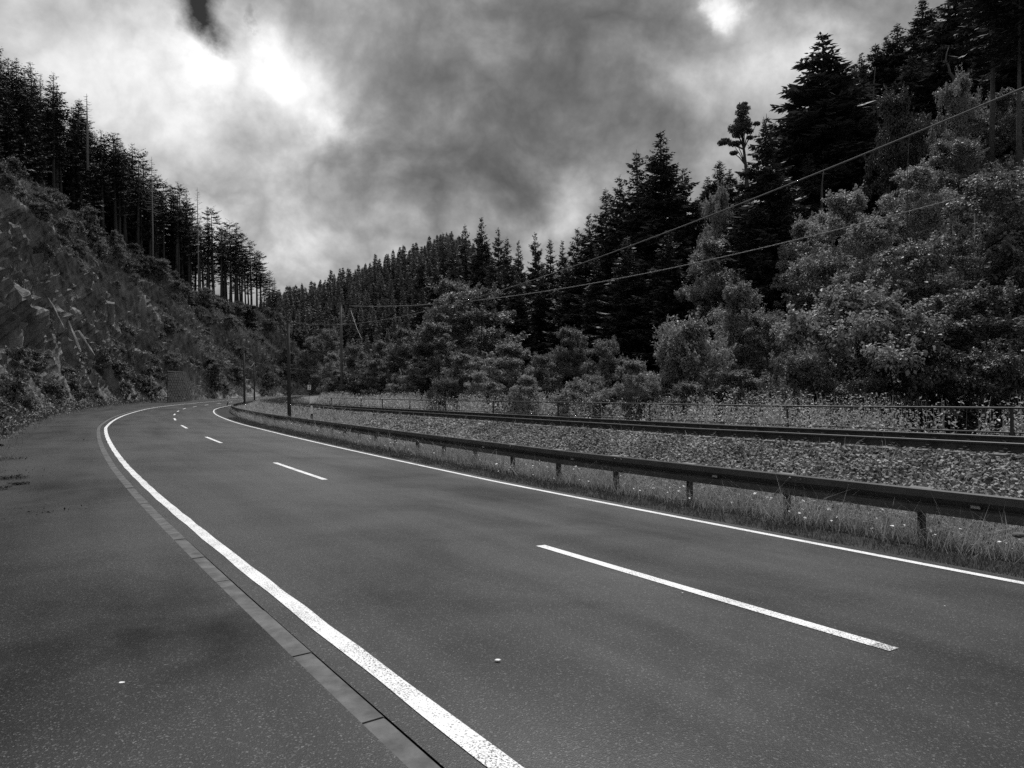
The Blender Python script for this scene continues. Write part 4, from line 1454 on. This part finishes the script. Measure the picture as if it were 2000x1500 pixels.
# ------------------------------------------------------------------ railway track
tk = empty('railway_track'); tag(tk, 'single railway track on a stone bed behind the crash barrier', 'railway track')
RP = [(-.0625, -.154), (-.0625, -.142), (-.012, -.128), (-.008, -.115), (-.008, -.05), (-.034, -.036), (-.034, -.006), (-.026, 0), (.026, 0), (.034, -.006), (.034, -.036), (.008, -.05), (.008, -.115), (.012, -.128), (.0625, -.142), (.0625, -.154)]
s_r = np.concatenate([np.arange(-38, 60, 1.0), np.arange(60, 325, 2)])
for off in (RAIL_OFF, RAIL_OFF + 1.5):
    rows = [pt(s_r, wid(s_r) + off + a, zc(s_r) + HEAD + b) for a, b in RP]
    V = np.stack(rows, 1); m, n = V.shape[:2]
    i = np.arange(m - 1)[:, None] * n; j = np.arange(n)[None, :]; k = (j + 1) % n
    Q = np.stack([i + j, i + k, i + n + k, i + n + j], -1).reshape(-1, 4)
    link('rail', mesh_np('rail', V.reshape(-1, 3), Q, [M['rail']], False), tk)
q = Soup()
q.add([(-1.25, -.13, -.2), (1.25, -.13, -.2), (1.25, .13, -.2), (-1.25, .13, -.2), (-1.2, -.11, 0), (1.2, -.11, 0), (1.2, .11, 0), (-1.2, .11, 0)],
      quads=[[0, 3, 2, 1], [4, 5, 6, 7], [0, 1, 5, 4], [1, 2, 6, 5], [2, 3, 7, 6], [3, 0, 4, 7]])
sl_me = q.mesh('sleeper', [M['sleeper']])
q = Soup()
for sg in (-1, 1):
    q.box((sg * .115, 0, .012), (.09, .16, .03)); q.box((sg * .10, 0, .04), (.05, .05, .05)); q.tube([(sg * .13, 0, .02), (sg * .13, 0, .075)], .016, 6)
clip_me = q.mesh('rail_clip', [M['galv_dark']])
for k in range(0, 150):
    s = -10 + .62 * k
    a = float(np.interp(s, SS, TH))
    o = link('sleeper', sl_me, tk, pt(s, wid(s) + RAIL_OFF + .75, zc(s) + HEAD - .157)); o.rotation_euler = (0, 0, a)
    if s < 45:
        for dx in (-.75, .75):
            link('rail_clip', clip_me, o, (dx, 0, 0))

# ballast stones
rng = np.random.default_rng(3)
base = []
for k in range(8):
    c = np.array([[x, y, z] for x in (-1, 1) for y in (-1, 1) for z in (-1, 1)], float) * rng.uniform(.55, 1.0, (8, 1)) * np.array([1, .85, .75])
    c += rng.normal(size=(8, 3)) * .14
    base.append(c)
base = np.array(base)
CF = np.array([[0, 1, 3], [0, 3, 2], [4, 6, 7], [4, 7, 5], [0, 4, 5], [0, 5, 1], [2, 3, 7], [2, 7, 6], [0, 2, 6], [0, 6, 4], [1, 5, 7], [1, 7, 3]])


def stones(n, s0, s1, u0, u1, size, pw=1.0):
    S_ = s0 + (s1 - s0) * rng.random(n) ** pw
    U = rng.uniform(u0, u1, n)
    # keep the rails and sleepers' fasteners clear
    d1 = np.abs(U - RAIL_OFF); d2 = np.abs(U - RAIL_OFF - 1.5)
    ok = (d1 > .12) & (d2 > .12)
    S_, U = S_[ok], U[ok]; n = len(S_)
    off = wid(S_) + U
    z = zverge(S_, off) + rng.uniform(-.015, .03, n)
    C_ = pt(S_, off, z)
    V = base[rng.integers(0, len(base), n)] * (size * rng.uniform(.55, 1.35, (n, 1, 1)))
    # random rotation
    qx = rng.normal(size=(n, 4)); qx /= np.linalg.norm(qx, axis=1)[:, None]
    w, x, y, zq = qx.T
    R = np.stack([1 - 2 * (y * y + zq * zq), 2 * (x * y - zq * w), 2 * (x * zq + y * w), 2 * (x * y + zq * w), 1 - 2 * (x * x + zq * zq), 2 * (y * zq - x * w), 2 * (x * zq - y * w), 2 * (y * zq + x * w), 1 - 2 * (x * x + y * y)], -1).reshape(n, 3, 3)
    V = np.einsum('nij,nkj->nki', R, V) + C_[:, None, :]
    F_ = (np.arange(n)[:, None, None] * 8 + CF[None]).reshape(-1, 3)
    return V.reshape(-1, 3), F_


sp = Soup()
V, F_ = stones(44000, 3, 26, 2.45, 5.95, .029, 1.1); sp.add(V, tris=F_)
V, F_ = stones(20000, 24, 55, 2.6, 5.6, .042, 1.2); sp.add(V, tris=F_)
V, F_ = stones(6000, 3, 24, 5.9, 8.3, .04); sp.add(V, tris=F_)
V, F_ = stones(4000, 50, 90, 3.0, 5.6, .09); sp.add(V, tris=F_)
tag(sp.build('ballast_stones', M['stone']), 'coarse grey ballast stones between barrier and rails', kind='stuff')

# ------------------------------------------------------------------ grass on the verge
rng = np.random.default_rng(8)
def blades(n, s0, s1, u0, u1, h0, h1, w, mat, name, lab, pw=1.3, zf=zverge, hang=.35, dens=None, mask=None):
    S_ = s0 + (s1 - s0) * rng.random(n) ** pw
    U = rng.uniform(u0, u1, n)
    nz = np.array([mnoise.noise(Vector((a * .7, b * 1.3, 2.2))) + .6 * mnoise.noise(Vector((a * 2.7, b * 3.3, 1.2))) for a, b in zip(S_, U)])
    keep = nz > (dens if dens is not None else -9)
    S_, U, nz = S_[keep], U[keep], nz[keep]
    n = len(S_)
    off = wid(S_) + U
    B = pt(S_, off, zf(S_, off) - .01)
    L = (h0 + (h1 - h0) * rng.random(n) ** 1.5) * (1 + .5 * nz) * np.interp(S_, [10, 60], [1, 1.25])
    if mask is not None: L *= mask(S_, U)
    D = rng.normal(size=(n, 3)) * hang; D[:, 2] = 1
    W = np.cross(D, rng.normal(size=(n, 3))); W /= np.linalg.norm(W, axis=1)[:, None]
    ww = (w * np.interp(S_, [8, 40, 90], [1, 2.2, 4]))[:, None]
    L = L[:, None]
    bend = rng.normal(size=(n, 3)) * .25; bend[:, 2] = -abs(bend[:, 2])
    mid = B + D * L * .55
    tip = B + D * L + bend * L
    V = np.stack([B - W * ww, B + W * ww, mid + W * ww * .7, tip, mid - W * ww * .7], 1).reshape(-1, 3)
    k = np.arange(n)[:, None] * 5
    sp = Soup()
    sp.add(V, tris=np.concatenate([k + np.array([[4, 2, 3]])]), quads=k + np.array([[0, 1, 2, 4]]))
    tag(sp.build(name, mat), lab, kind='stuff')


blades(42000, 1, 60, .26, 1.9, .05, .20, .0035, M['grass'], 'verge_grass', 'short dark grass between the edge line and the crash barrier', mask=lambda s, u: .35 + .65 * np.clip(u / 1.2, 0, 1))  # dark blade colour holds the shade on the barrier's road side
blades(30000, 1, 60, 1.25, 3.0, .2, .62, .0035, M['grass_pale'], 'tall_grass', 'tall pale grass under and behind the crash barrier')
blades(9000, 36, 105, 1.6, 4.9, .15, .5, .005, M['grass_pale'], 'bank_grass', 'grass bank between barrier and track farther on', pw=1.1)
blades(9000, 50, 150, 4.4, 9.5, .05, .4, .005, M['grass'], 'track_grass', 'low grass on and beside the far track', pw=1.1)
blades(1400, 5, 40, 2.6, 5.2, .1, .4, .004, M['grass_pale'], 'ballast_grass', 'single grass stalks growing through the ballast', hang=.2)
# small flowers in the verge
sp = Soup(); n = 420
S_ = 3 + 40 * rng.random(n) ** 1.4; U = rng.uniform(.9, 2.9, n)
P = pt(S_, wid(S_) + U, zverge(S_, wid(S_) + U) + rng.uniform(.1, .42, n))
leaf_cloud(P, np.array([[0, -.3, .8]]), .035, sp, .9, .3)
leaf_cloud(P, np.array([[0, -.3, .8]]), .035, sp, .9, .3)
tag(sp.build('flowers', M['petal']), 'small white flower heads in the verge grass', kind='stuff')

# ------------------------------------------------------------------ weeds beyond the track
rng = np.random.default_rng(9)
def zfar(s, off): return zverge(s, off)
sp = Soup()
n = 6500
S_ = 4 + 80 * rng.random(n) ** 1.25
U = rng.uniform(9.1, 12.5, n)
nz = np.array([mnoise.noise(Vector((a * .22, b * .6, 7.7))) for a, b in zip(S_, U)])
k_ = nz > .02
S_, U, nz = S_[k_], U[k_], nz[k_]
off = wid(S_) + U
B = pt(S_, off, zverge(S_, off) - .05)
Hh = (.95 - .33 * (U - 8.6) * 0 + .45 * nz) * rng.uniform(.6, 1.15, len(S_)) + np.interp(U, [9.1, 10.5, 12.5], [-.1, .25, .45])
Hh = np.maximum(Hh + .36, .35)
stalk = Soup()
n = len(S_)
tipo = rng.normal(size=(n, 3)) * .12; tipo[:, 2] = 1
W = rng.normal(size=(n, 3)); W[:, 2] = 0; W /= np.linalg.norm(W, axis=1)[:, None]
ww = np.interp(S_, [5, 60], [.006, .02])[:, None]
stalk.add(np.stack([B - W * ww, B + W * ww, B + tipo * Hh[:, None] + W * ww * .3, B + tipo * Hh[:, None] - W * ww * .3], 1).reshape(-1, 3), quads=np.arange(n * 4).reshape(-1, 4))
for r_ in range(15):
    t = rng.uniform(.25, 1.02, n)
    P = B + tipo * (Hh * t)[:, None] + rng.normal(size=(n, 3)) * .075
    leaf_cloud(P, np.array([[0, -.2, .7]]), .085 * (1.15 - .5 * t) * np.interp(S_, [5, 60], [1, 1.7]), sp, .5, .7)
tag(sp.build('weeds', M['weed']), 'bright leafy weeds growing along the handrail behind the track', kind='stuff')
tag(stalk.build('weed_stalks', M['grass_pale']), 'pale stalks of the weeds behind the track', kind='stuff')
# single tall flower spikes
q = Soup(); st_ = Soup()
for px, d in ((1360, 24), (1352, 25), (1388, 23), (1326, 26), (1340, 24.5), (1300, 26), (1275, 27), (1420, 22)):
    b_ = at(px, 800 if px != 1360 else 780, d); h_ = {1360: 1.0, 1388: .8}.get(px, random.uniform(.4, .7))
    st_.tube([(b_.x, b_.y, b_.z - 1.0), (b_.x + .03, b_.y, b_.z + h_ * .6)], [.008, .004], 4)
    P = np.array([[b_.x, b_.y, b_.z]]) + np.stack([rng.normal(size=60) * .045, rng.normal(size=60) * .045, rng.uniform(-.5, h_ * .6, 60)], -1)
    leaf_cloud(P, np.array([[0, -.2, .7]]), .05, q, .5, .8)
tag(q.build('flower_spikes', M['weed']), 'tall flower spikes above the handrail', kind='stuff')
tag(st_.build('spike_stalks', M['grass_pale']), 'stalks of the tall flower spikes', kind='stuff')
# undergrowth that closes the floor beneath the bushes
sp = Soup(); n = 26000
S_ = 2 + 110 * rng.random(n) ** 1.2
o_ = rng.uniform(15.5, 27, n)
x, y = xy(S_, o_)
z = ground_z(x, y) + rng.random(n) ** 1.3 * 1.5
leaf_cloud(np.stack([x, y, z], -1), np.array([[0, -.3, .7]]), np.interp(S_, [0, 100], [.14, .4]), sp, .6, .7)
x = rng.uniform(5, 75, 22000); y = rng.uniform(22, 105, 22000)
z = ground_z(x, y)
k_ = (z > 1.0)
x, y, z = x[k_], y[k_], z[k_]
leaf_cloud(np.stack([x, y, z + rng.random(len(x)) * 1.4], -1), np.array([[0, -.3, .7]]), .38, sp, .6, .7)
tag(sp.build('hill_undergrowth', M['leaf_dark']), 'dark undergrowth beneath the bushes and on the right bank', kind='stuff')

# ------------------------------------------------------------------ handrail beyond the track
FO, FH = 12.55, 1.05
hr = empty('handrail'); tag(hr, 'thin steel pipe handrail on posts beyond the railway track', 'handrail')
s_f = np.arange(0, 70, 1.0)
q = Soup(); q.tube(pt(s_f, FO, zc(s_f) + FH), .024, 8); q.build('top_rail', M['galv_dark'], hr, True)
q = Soup(); q.tube(pt(s_f, FO, zc(s_f) + FH - .52), .02, 6); q.build('lower_rail', M['galv_dark'], hr, True)
for s in np.arange(3.9, 70, 5.6):
    q = Soup(); P = pt(s, FO, zc(s) + FH); q.box((P[0], P[1], P[2] - .75), (.055, .055, 1.45), Matrix.Rotation(float(np.interp(s, SS, TH)), 3, 'Z')); q.build('post', M['galv_dark'], hr)

# ------------------------------------------------------------------ poles and wires
def pole(px, ytop, ybase, d, r, lab, extra=None, mat=None, cat='pole'):
    B = at(px, ybase, d); T_ = at(px, ytop, d)
    h = T_.z - B.z
    e = empty('utility_pole', (B.x, B.y, B.z)); tag(e, lab, cat)
    q = Soup(); q.tube([(0, 0, -1.5), (0, 0, h * .5), (0, 0, h)], [r, r * .9, r * .75], 12); q.build('shaft', mat or M['wood'], e, True)
    return e, h


e, h = pole(565, 627, 806, 44.5, .125, 'nearest wooden utility pole, standing close behind the crash barrier')
q = Soup(); q.tube([(0, 0, h), (0, 0, h + .06)], [.14, .11], 10); q.build('pole_cap', M['galv_dark'], e)
q = Soup()
q.tube([(.1, 0, h - .08), (.28, 0, h - .12)], [.012, .012], 6); q.tube([(.28, 0, h - .16), (.28, 0, h - .04)], [.035, .02], 8)
q.build('insulator', M['bolt'], e, True)
q = Soup(); q.tube([(-.1, 0, h * .345), (-.35, 0, h * .31), (-.62, 0, h * .29)], .014, 5); q.build('step_iron', M['galv'], e, True)
P1 = Vector((e.location.x + .28, e.location.y, e.location.z + h - .06))
e2, h2 = pole(477.5, 690, 787, 92, .14, 'second wooden utility pole, left of the nearest one in the curve')
P2 = Vector((e2.location.x, e2.location.y, e2.location.z + h2 - .1))
e3, h3 = pole(497, 707, 780, 118, .13, 'farthest and thinnest wooden utility pole beside the road in the curve')
P3 = Vector((e3.location.x, e3.location.y, e3.location.z + h3 - .1))
# crossarm pole
e4, h4 = pole(668, 590, 775, 78, .17, 'tall concrete pole with a wide crossarm above the bushes', mat=M['concrete_pole'])
q = Soup(); q.box((-.15, 0, h4 + .02), (4.5, .14, .16), Matrix.Rotation(.02, 3, 'Y')); q.build('crossarm', M['galv_dark'], e4)
q = Soup(); q.tube([(0, 0, h4), (0, 0, h4 + .22)], [.1, .08], 8); q.build('pole_cap', M['galv_dark'], e4)
q = Soup(); q.tube([(1.0, -.1, h4 - .1), (1.0, -.1, h4 - .45)], [.05, .04], 8); q.build('insulator', M['galv_dark'], e4)
P4 = Vector((e4.location.x + 1.0, e4.location.y - .1, e4.location.z + h4 - .45))


def wire(A, B, sag, r, mat, lab, twist=False, n=90):
    t = np.linspace(0, 1, n)
    P = np.array(A)[None] * (1 - t[:, None]) + np.array(B)[None] * t[:, None]
    P[:, 2] -= sag * 4 * t * (1 - t)
    e = empty('cable', A); tag(e, lab, 'cable')
    q = Soup()
    if not twist:
        q.tube(P - np.array(A), r, 6); q.build('strand', mat, e, True)
    else:
        t = np.linspace(0, 1, 1400)
        Pd = np.stack([np.interp(t, np.linspace(0, 1, n), P[:, k]) for k in range(3)], -1) - np.array(A)
        ph = t * 2 * PI * 62
        for a in (0, PI):
            o_ = np.stack([np.cos(ph + a) * .5, np.cos(ph + a) * .5, np.sin(ph + a)], -1) * r
            q2 = Soup(); q2.tube(Pd + o_, r * .8, 5, cap=False); q2.build('strand', mat, e, True)
    return e


# the near cable runs to a pole just outside the view on the right
EN = at(2140, 112, 8.0)
en, hn = None, None
f2 = empty('utility_pole', (EN.x, EN.y, -.3)); tag(f2, 'wooden utility pole beside the track, outside the view on the right', 'pole')
q = Soup(); q.tube([(0, 0, -1), (0, 0, EN.z + .45)], [.14, .11], 12); q.build('shaft', M['wood'], f2, True)
A_, B_ = np.array(P1), np.array(EN)
# sag chosen so that the cable hangs as in the photograph
wire(P1, EN, 1.2, .011, M['wire'], 'upper cable sweeping from the nearest pole up to the right edge')
E2 = at(1905, 378, 33)
wire(P4, E2, 1.6, .022, M['wire_pale'], 'lower twisted cable from the crossarm pole into the bushes at right', twist=True)
g2 = empty('utility_pole', (E2.x, E2.y, -.5)); tag(g2, 'thin pole hidden in the bushes that carries the lower twisted cable', 'pole')
q = Soup(); q.tube([(0, 0, -1), (0, 0, E2.z + .6)], [.09, .07], 8); q.build('shaft', M['wood'], g2, True)
wire(P4, at(708, 665, 72), .3, .025, M['wire_dark'], 'slack dark stay hanging from the crossarm pole', n=20)
wire(P2, P3, 1.1, .03, M['wire'], 'short slack cable between the two farther poles', n=30)
wire(P3, Vector((P3.x + 18, P3.y + 45, P3.z - .5)), 1.2, .02, M['wire_dark'], 'cable leaving the farthest pole round the bend', n=30)

# ------------------------------------------------------------------ marker posts, sign, small things
def marker(px, py_top, d, hgt, lab, w=.12):
    T_ = at(px, py_top, d)
    e = empty('marker_post', (T_.x, T_.y, T_.z - hgt)); tag(e, lab, 'marker post')
    e.rotation_euler = (0, 0, .35)
    s_ = w / .12
    q = Soup()
    def sec(z0, z1, top=False):
        P = []
        for z in (z0, z1):
            P += [(-.06 * s_, -.03, z), (.06 * s_, -.03, z), (.035 * s_, .05, z), (-.035 * s_, .05, z)]
        q.add(P, quads=[[0, 1, 5, 4], [1, 2, 6, 5], [2, 3, 7, 6], [3, 0, 4, 7], [4, 5, 6, 7], [0, 3, 2, 1]])
    sec(0, hgt * .6); q.build('lower_post', M['black'] if hgt > .8 else M['white'], e)
    q = Soup(); sec(hgt * .6 + .001, hgt * .9)
    q.add([(-.06 * s_, -.03, hgt * .9), (.06 * s_, -.03, hgt * .9), (.035 * s_, .05, hgt * .9), (-.035 * s_, .05, hgt * .9), (-.045 * s_, -.02, hgt * .97), (.045 * s_, -.02, hgt * .97), (.02 * s_, .03, hgt * .97), (-.02 * s_, .03, hgt * .97), (0, 0, hgt)],
          tris=[[4, 5, 8], [5, 6, 8], [6, 7, 8], [7, 4, 8]], quads=[[0, 1, 5, 4], [1, 2, 6, 5], [2, 3, 7, 6], [3, 0, 4, 7]])
    q.build('head', M['white'], e)
    q = Soup(); q.box((0, -.034, hgt * .42), (.03 * s_, .006, .20)); q.build('reflector', M['paleband'], e)
    return e


marker(608.5, 792, 37.5, 1.1, 'white marker post with black lower half and bright stripe behind the barrier')
marker(443, 778, 96, 1.0, 'white marker post leaning at the bend of the crash barrier', .14).rotation_euler = (0, .3, 0)
marker(553, 770, 190, .9, 'tiny far marker post beside the road beyond the pole', .25)
marker(535, 769.5, 185, .8, 'tiny far marker post, left of the other far one', .22)
# track sign: white board with two black signs
T_ = at(603.5, 756.5, 120)
e = empty('track_sign', (T_.x, T_.y, T_.z - 1.6)); tag(e, 'small white track sign board with black symbols on a post', 'sign')
e.rotation_euler = (0, .02, .25)
q = Soup(); q.tube([(0, .04, -1.0), (0, .04, 1.9)], .03, 8); q.build('post', M['galv_dark'], e, True)
q = Soup(); q.box((0, 0, 1.6), (.55, .03, .85)); q.build('board', M['white'], e)


def glyph(body, z, size, shear=0.0):
    cu = bpy.data.curves.new('glyph', 'FONT'); cu.body = body; cu.size = size; cu.extrude = .004; cu.align_x = 'CENTER'; cu.align_y = 'CENTER'; cu.shear = shear; cu.offset = .008
    to = bpy.data.objects.new('lettering', cu); COL.objects.link(to)
    dg = bpy.context.evaluated_depsgraph_get()
    me = bpy.data.meshes.new_from_object(to.evaluated_get(dg)); me.materials.clear(); me.materials.append(M['black'])
    bpy.data.objects.remove(to)
    o = link('lettering', me, e, (0, -.022, z)); o.rotation_euler = (PI / 2, 0, 0)
    return o


glyph('4', 1.80, .48, .35)
glyph('6', 1.40, .42)

# thin white roadside rod and the anchors on the rock
B = at(295.5, 785, 112); e = empty('snow_pole', B); tag(e, 'thin pale rod standing at the foot of the left slope', 'pole')
q = Soup(); q.tube([(0, 0, -.2), (0, 0, 3.5)], .045, 6); q.build('rod', M['galv'], e, True)
for px, py, lab in ((180, 687, 'topmost pale anchor ring in a column of three on the dark rock'), (181.5, 709, 'middle pale anchor ring in a column of three on the dark rock'), (185.5, 735, 'lowest pale anchor ring in a column of three on the dark rock')):
    best = None
    for a in range(0, m_):
        for b in range(3, 116, 2):
            p = SVf[a, b]
            if p[1] < 15: continue
            X_ = 1000 + FPX * p[0] / p[1]; Y_ = YHOR - FPX * (p[2] - CAMH) / p[1]
            e_ = (X_ - px) ** 2 + (Y_ - py) ** 2
            if best is None or e_ < best[0]: best = (e_, p)
    e = empty('rock_anchor', Vector(best[1]) + Vector((.25, -.3, .05))); tag(e, lab, 'anchor', 'anchor rings on the rock')
    q = Soup(); th_ = np.linspace(0, 1.35 * PI, 10); q.tube(np.stack([np.cos(th_) * .13, 0 * th_, np.sin(th_) * .13], -1), .03, 6); q.build('ring', M['paleband'], e, True)
    q = Soup(); q.box((0, .12, 0), (.1, .25, .1)); q.build('plate', M['galv_dark'], e)

# stone retaining wall at the slope foot
c0 = at(330, 727, 122); 
e = empty('retaining_wall', (0, 0, 0)); tag(e, 'low stone retaining wall set into the foot of the left slope', 'wall')
q = Soup(); cap = Soup()
wl_, wr_ = at(327, 786, 112), at(376, 783, 122)
tl_, tr_ = at(327, 726, 114), at(364, 728, 124)
rows_, cols_ = 11, 9
r_ = random.Random(4)
for a in range(rows_):
    for b in range(cols_ + 1):
        f0 = (b - (.5 if a % 2 else 0)) / cols_; f1 = f0 + 1 / cols_
        f0, f1 = max(0, f0 + .008), min(1, f1 - .008)
        if f1 - f0 < .03: continue
        g0, g1 = a / rows_ + .006, (a + 1) / rows_ - .006
        def cpt(f, g): return (wl_ * (1 - f) + wr_ * f) * (1 - g) + (tl_ * (1 - f) + tr_ * f) * g
        pr = r_.uniform(0, .12)
        fr = [cpt(f0, g0), cpt(f1, g0), cpt(f1, g1), cpt(f0, g1)]
        fr = [p + Vector((pr * .7, -pr, 0)) for p in fr]
        bk = [p + Vector((-.4, .6, 0)) for p in fr]
        q.add([tuple(p) for p in fr + bk], quads=[[0, 1, 2, 3], [7, 6, 5, 4], [0, 4, 5, 1], [1, 5, 6, 2], [2, 6, 7, 3], [3, 7, 4, 0]])
w_ = q.build('masonry', M['masonry'], e); tag(w_, kind='stuff')
cap.add([tuple(p) for p in (tl_ + Vector((.1, -.25, 0)), tr_ + Vector((.1, -.25, 0)), tr_ + Vector((.1, -.25, .16)), tl_ + Vector((.1, -.25, .16)), tl_ + Vector((-.8, 1, 0)), tr_ + Vector((-.8, 1, 0)), tr_ + Vector((-.8, 1, .16)), tl_ + Vector((-.8, 1, .16)))],
        quads=[[0, 1, 2, 3], [7, 6, 5, 4], [0, 4, 5, 1], [1, 5, 6, 2], [2, 6, 7, 3], [3, 7, 4, 0]])
cap.build('coping', M['kerb'], e)

# scraps on the asphalt
def ground_at(px, py):
    best = None
    for z in np.linspace(-.6, .4, 101):
        d = (CAMH - z) * FPX / (py - YHOR)
        P = at(px, py, d)
        s_, o_ = near_s(np.array([P.x]), np.array([P.y]))
        zr = zroad(s_, o_)[0] if o_[0] > -wid(s_)[0] - .2 else zlay(s_, o_)[0]
        if best is None or abs(P.z - zr) < best[0]: best = (abs(P.z - zr), Vector((P.x, P.y, zr)))
    return best[1]


for px, py, sz_, lab in ((972, 1289, .019, 'oval white scrap on the road between edge line and dashes'), (237, 1336, .017, 'small white scrap on the layby asphalt'),
                         (1333, 1159, .008, 'tiny pale chip just below the long centre dash'), (123, 1320, .007, 'tiny pale chip on the layby left of the white scrap'), (1845, 1185, .008, 'tiny pale chip on the right lane')):
    P = ground_at(px, py)
    q = Soup()
    n = 9
    r_ = random.Random(px)
    ring = [(math.cos(a) * sz_ * r_.uniform(.8, 1.15), math.sin(a) * sz_ * .7 * r_.uniform(.8, 1.15), .002) for a in np.linspace(0, 2 * PI, n, endpoint=False)]
    ring2 = [(x * .8, y * .8, sz_ * .25) for x, y, z in ring]
    q.add(ring + ring2 + [(0, 0, sz_ * .28)], tris=[[2 * n, n + k, n + (k + 1) % n] for k in range(n)], quads=[[k, (k + 1) % n, n + (k + 1) % n, n + k] for k in range(n)])
    o = q.build('scrap', M['scrap']); o.location = P + Vector((0, 0, .003)); tag(o, lab, 'litter')
# heaps of leaf litter at the layby edge
rng = np.random.default_rng(12)
sp = Soup()
for px, py, wpx, m in ((20, 898, 22, 260), (20, 935, 24, 500), (38, 947, 9, 260), (10, 955, 10, 80), (90, 1000, 60, 40), (60, 920, 60, 40), (130, 860, 40, 30)):
    P = ground_at(px, py)
    Q_ = ground_at(px + wpx, py)
    r = abs(Q_.x - P.x)
    pp = np.array(P)[None] + rng.normal(size=(m, 3)) * np.array([r * .6, r * .5, 0]) + np.array([0, 0, .012]) + np.abs(rng.normal(size=(m, 1))) * np.array([[0, 0, .015]])
    leaf_cloud(pp, np.array([[0, 0, 1.0]]), .03, sp, .5, .5)
tag(sp.build('leaf_litter', M['debris']), 'dark heaps of leaf litter on the left of the layby', kind='stuff')
# stones of the verge near the right edge
for px, py, d, r0, lab in ((1990, 1044, 7.4, .05, 'pale stone in the verge grass at the right edge'),):
    P = at(px, py, d)
    import bmesh
    bm = bmesh.new(); bmesh.ops.create_icosphere(bm, subdivisions=2, radius=r0)
    for v in bm.verts: v.co = Vector((v.co.x * 1.5, v.co.y, v.co.z * .6)) + mnoise.noise_vector(v.co * 9) * r0 * .25
    me = bpy.data.meshes.new('stone'); bm.to_mesh(me); bm.free(); me.materials.append(M['kerb'])
    o = link('stone', me, None, P); tag(o, lab, 'stone')
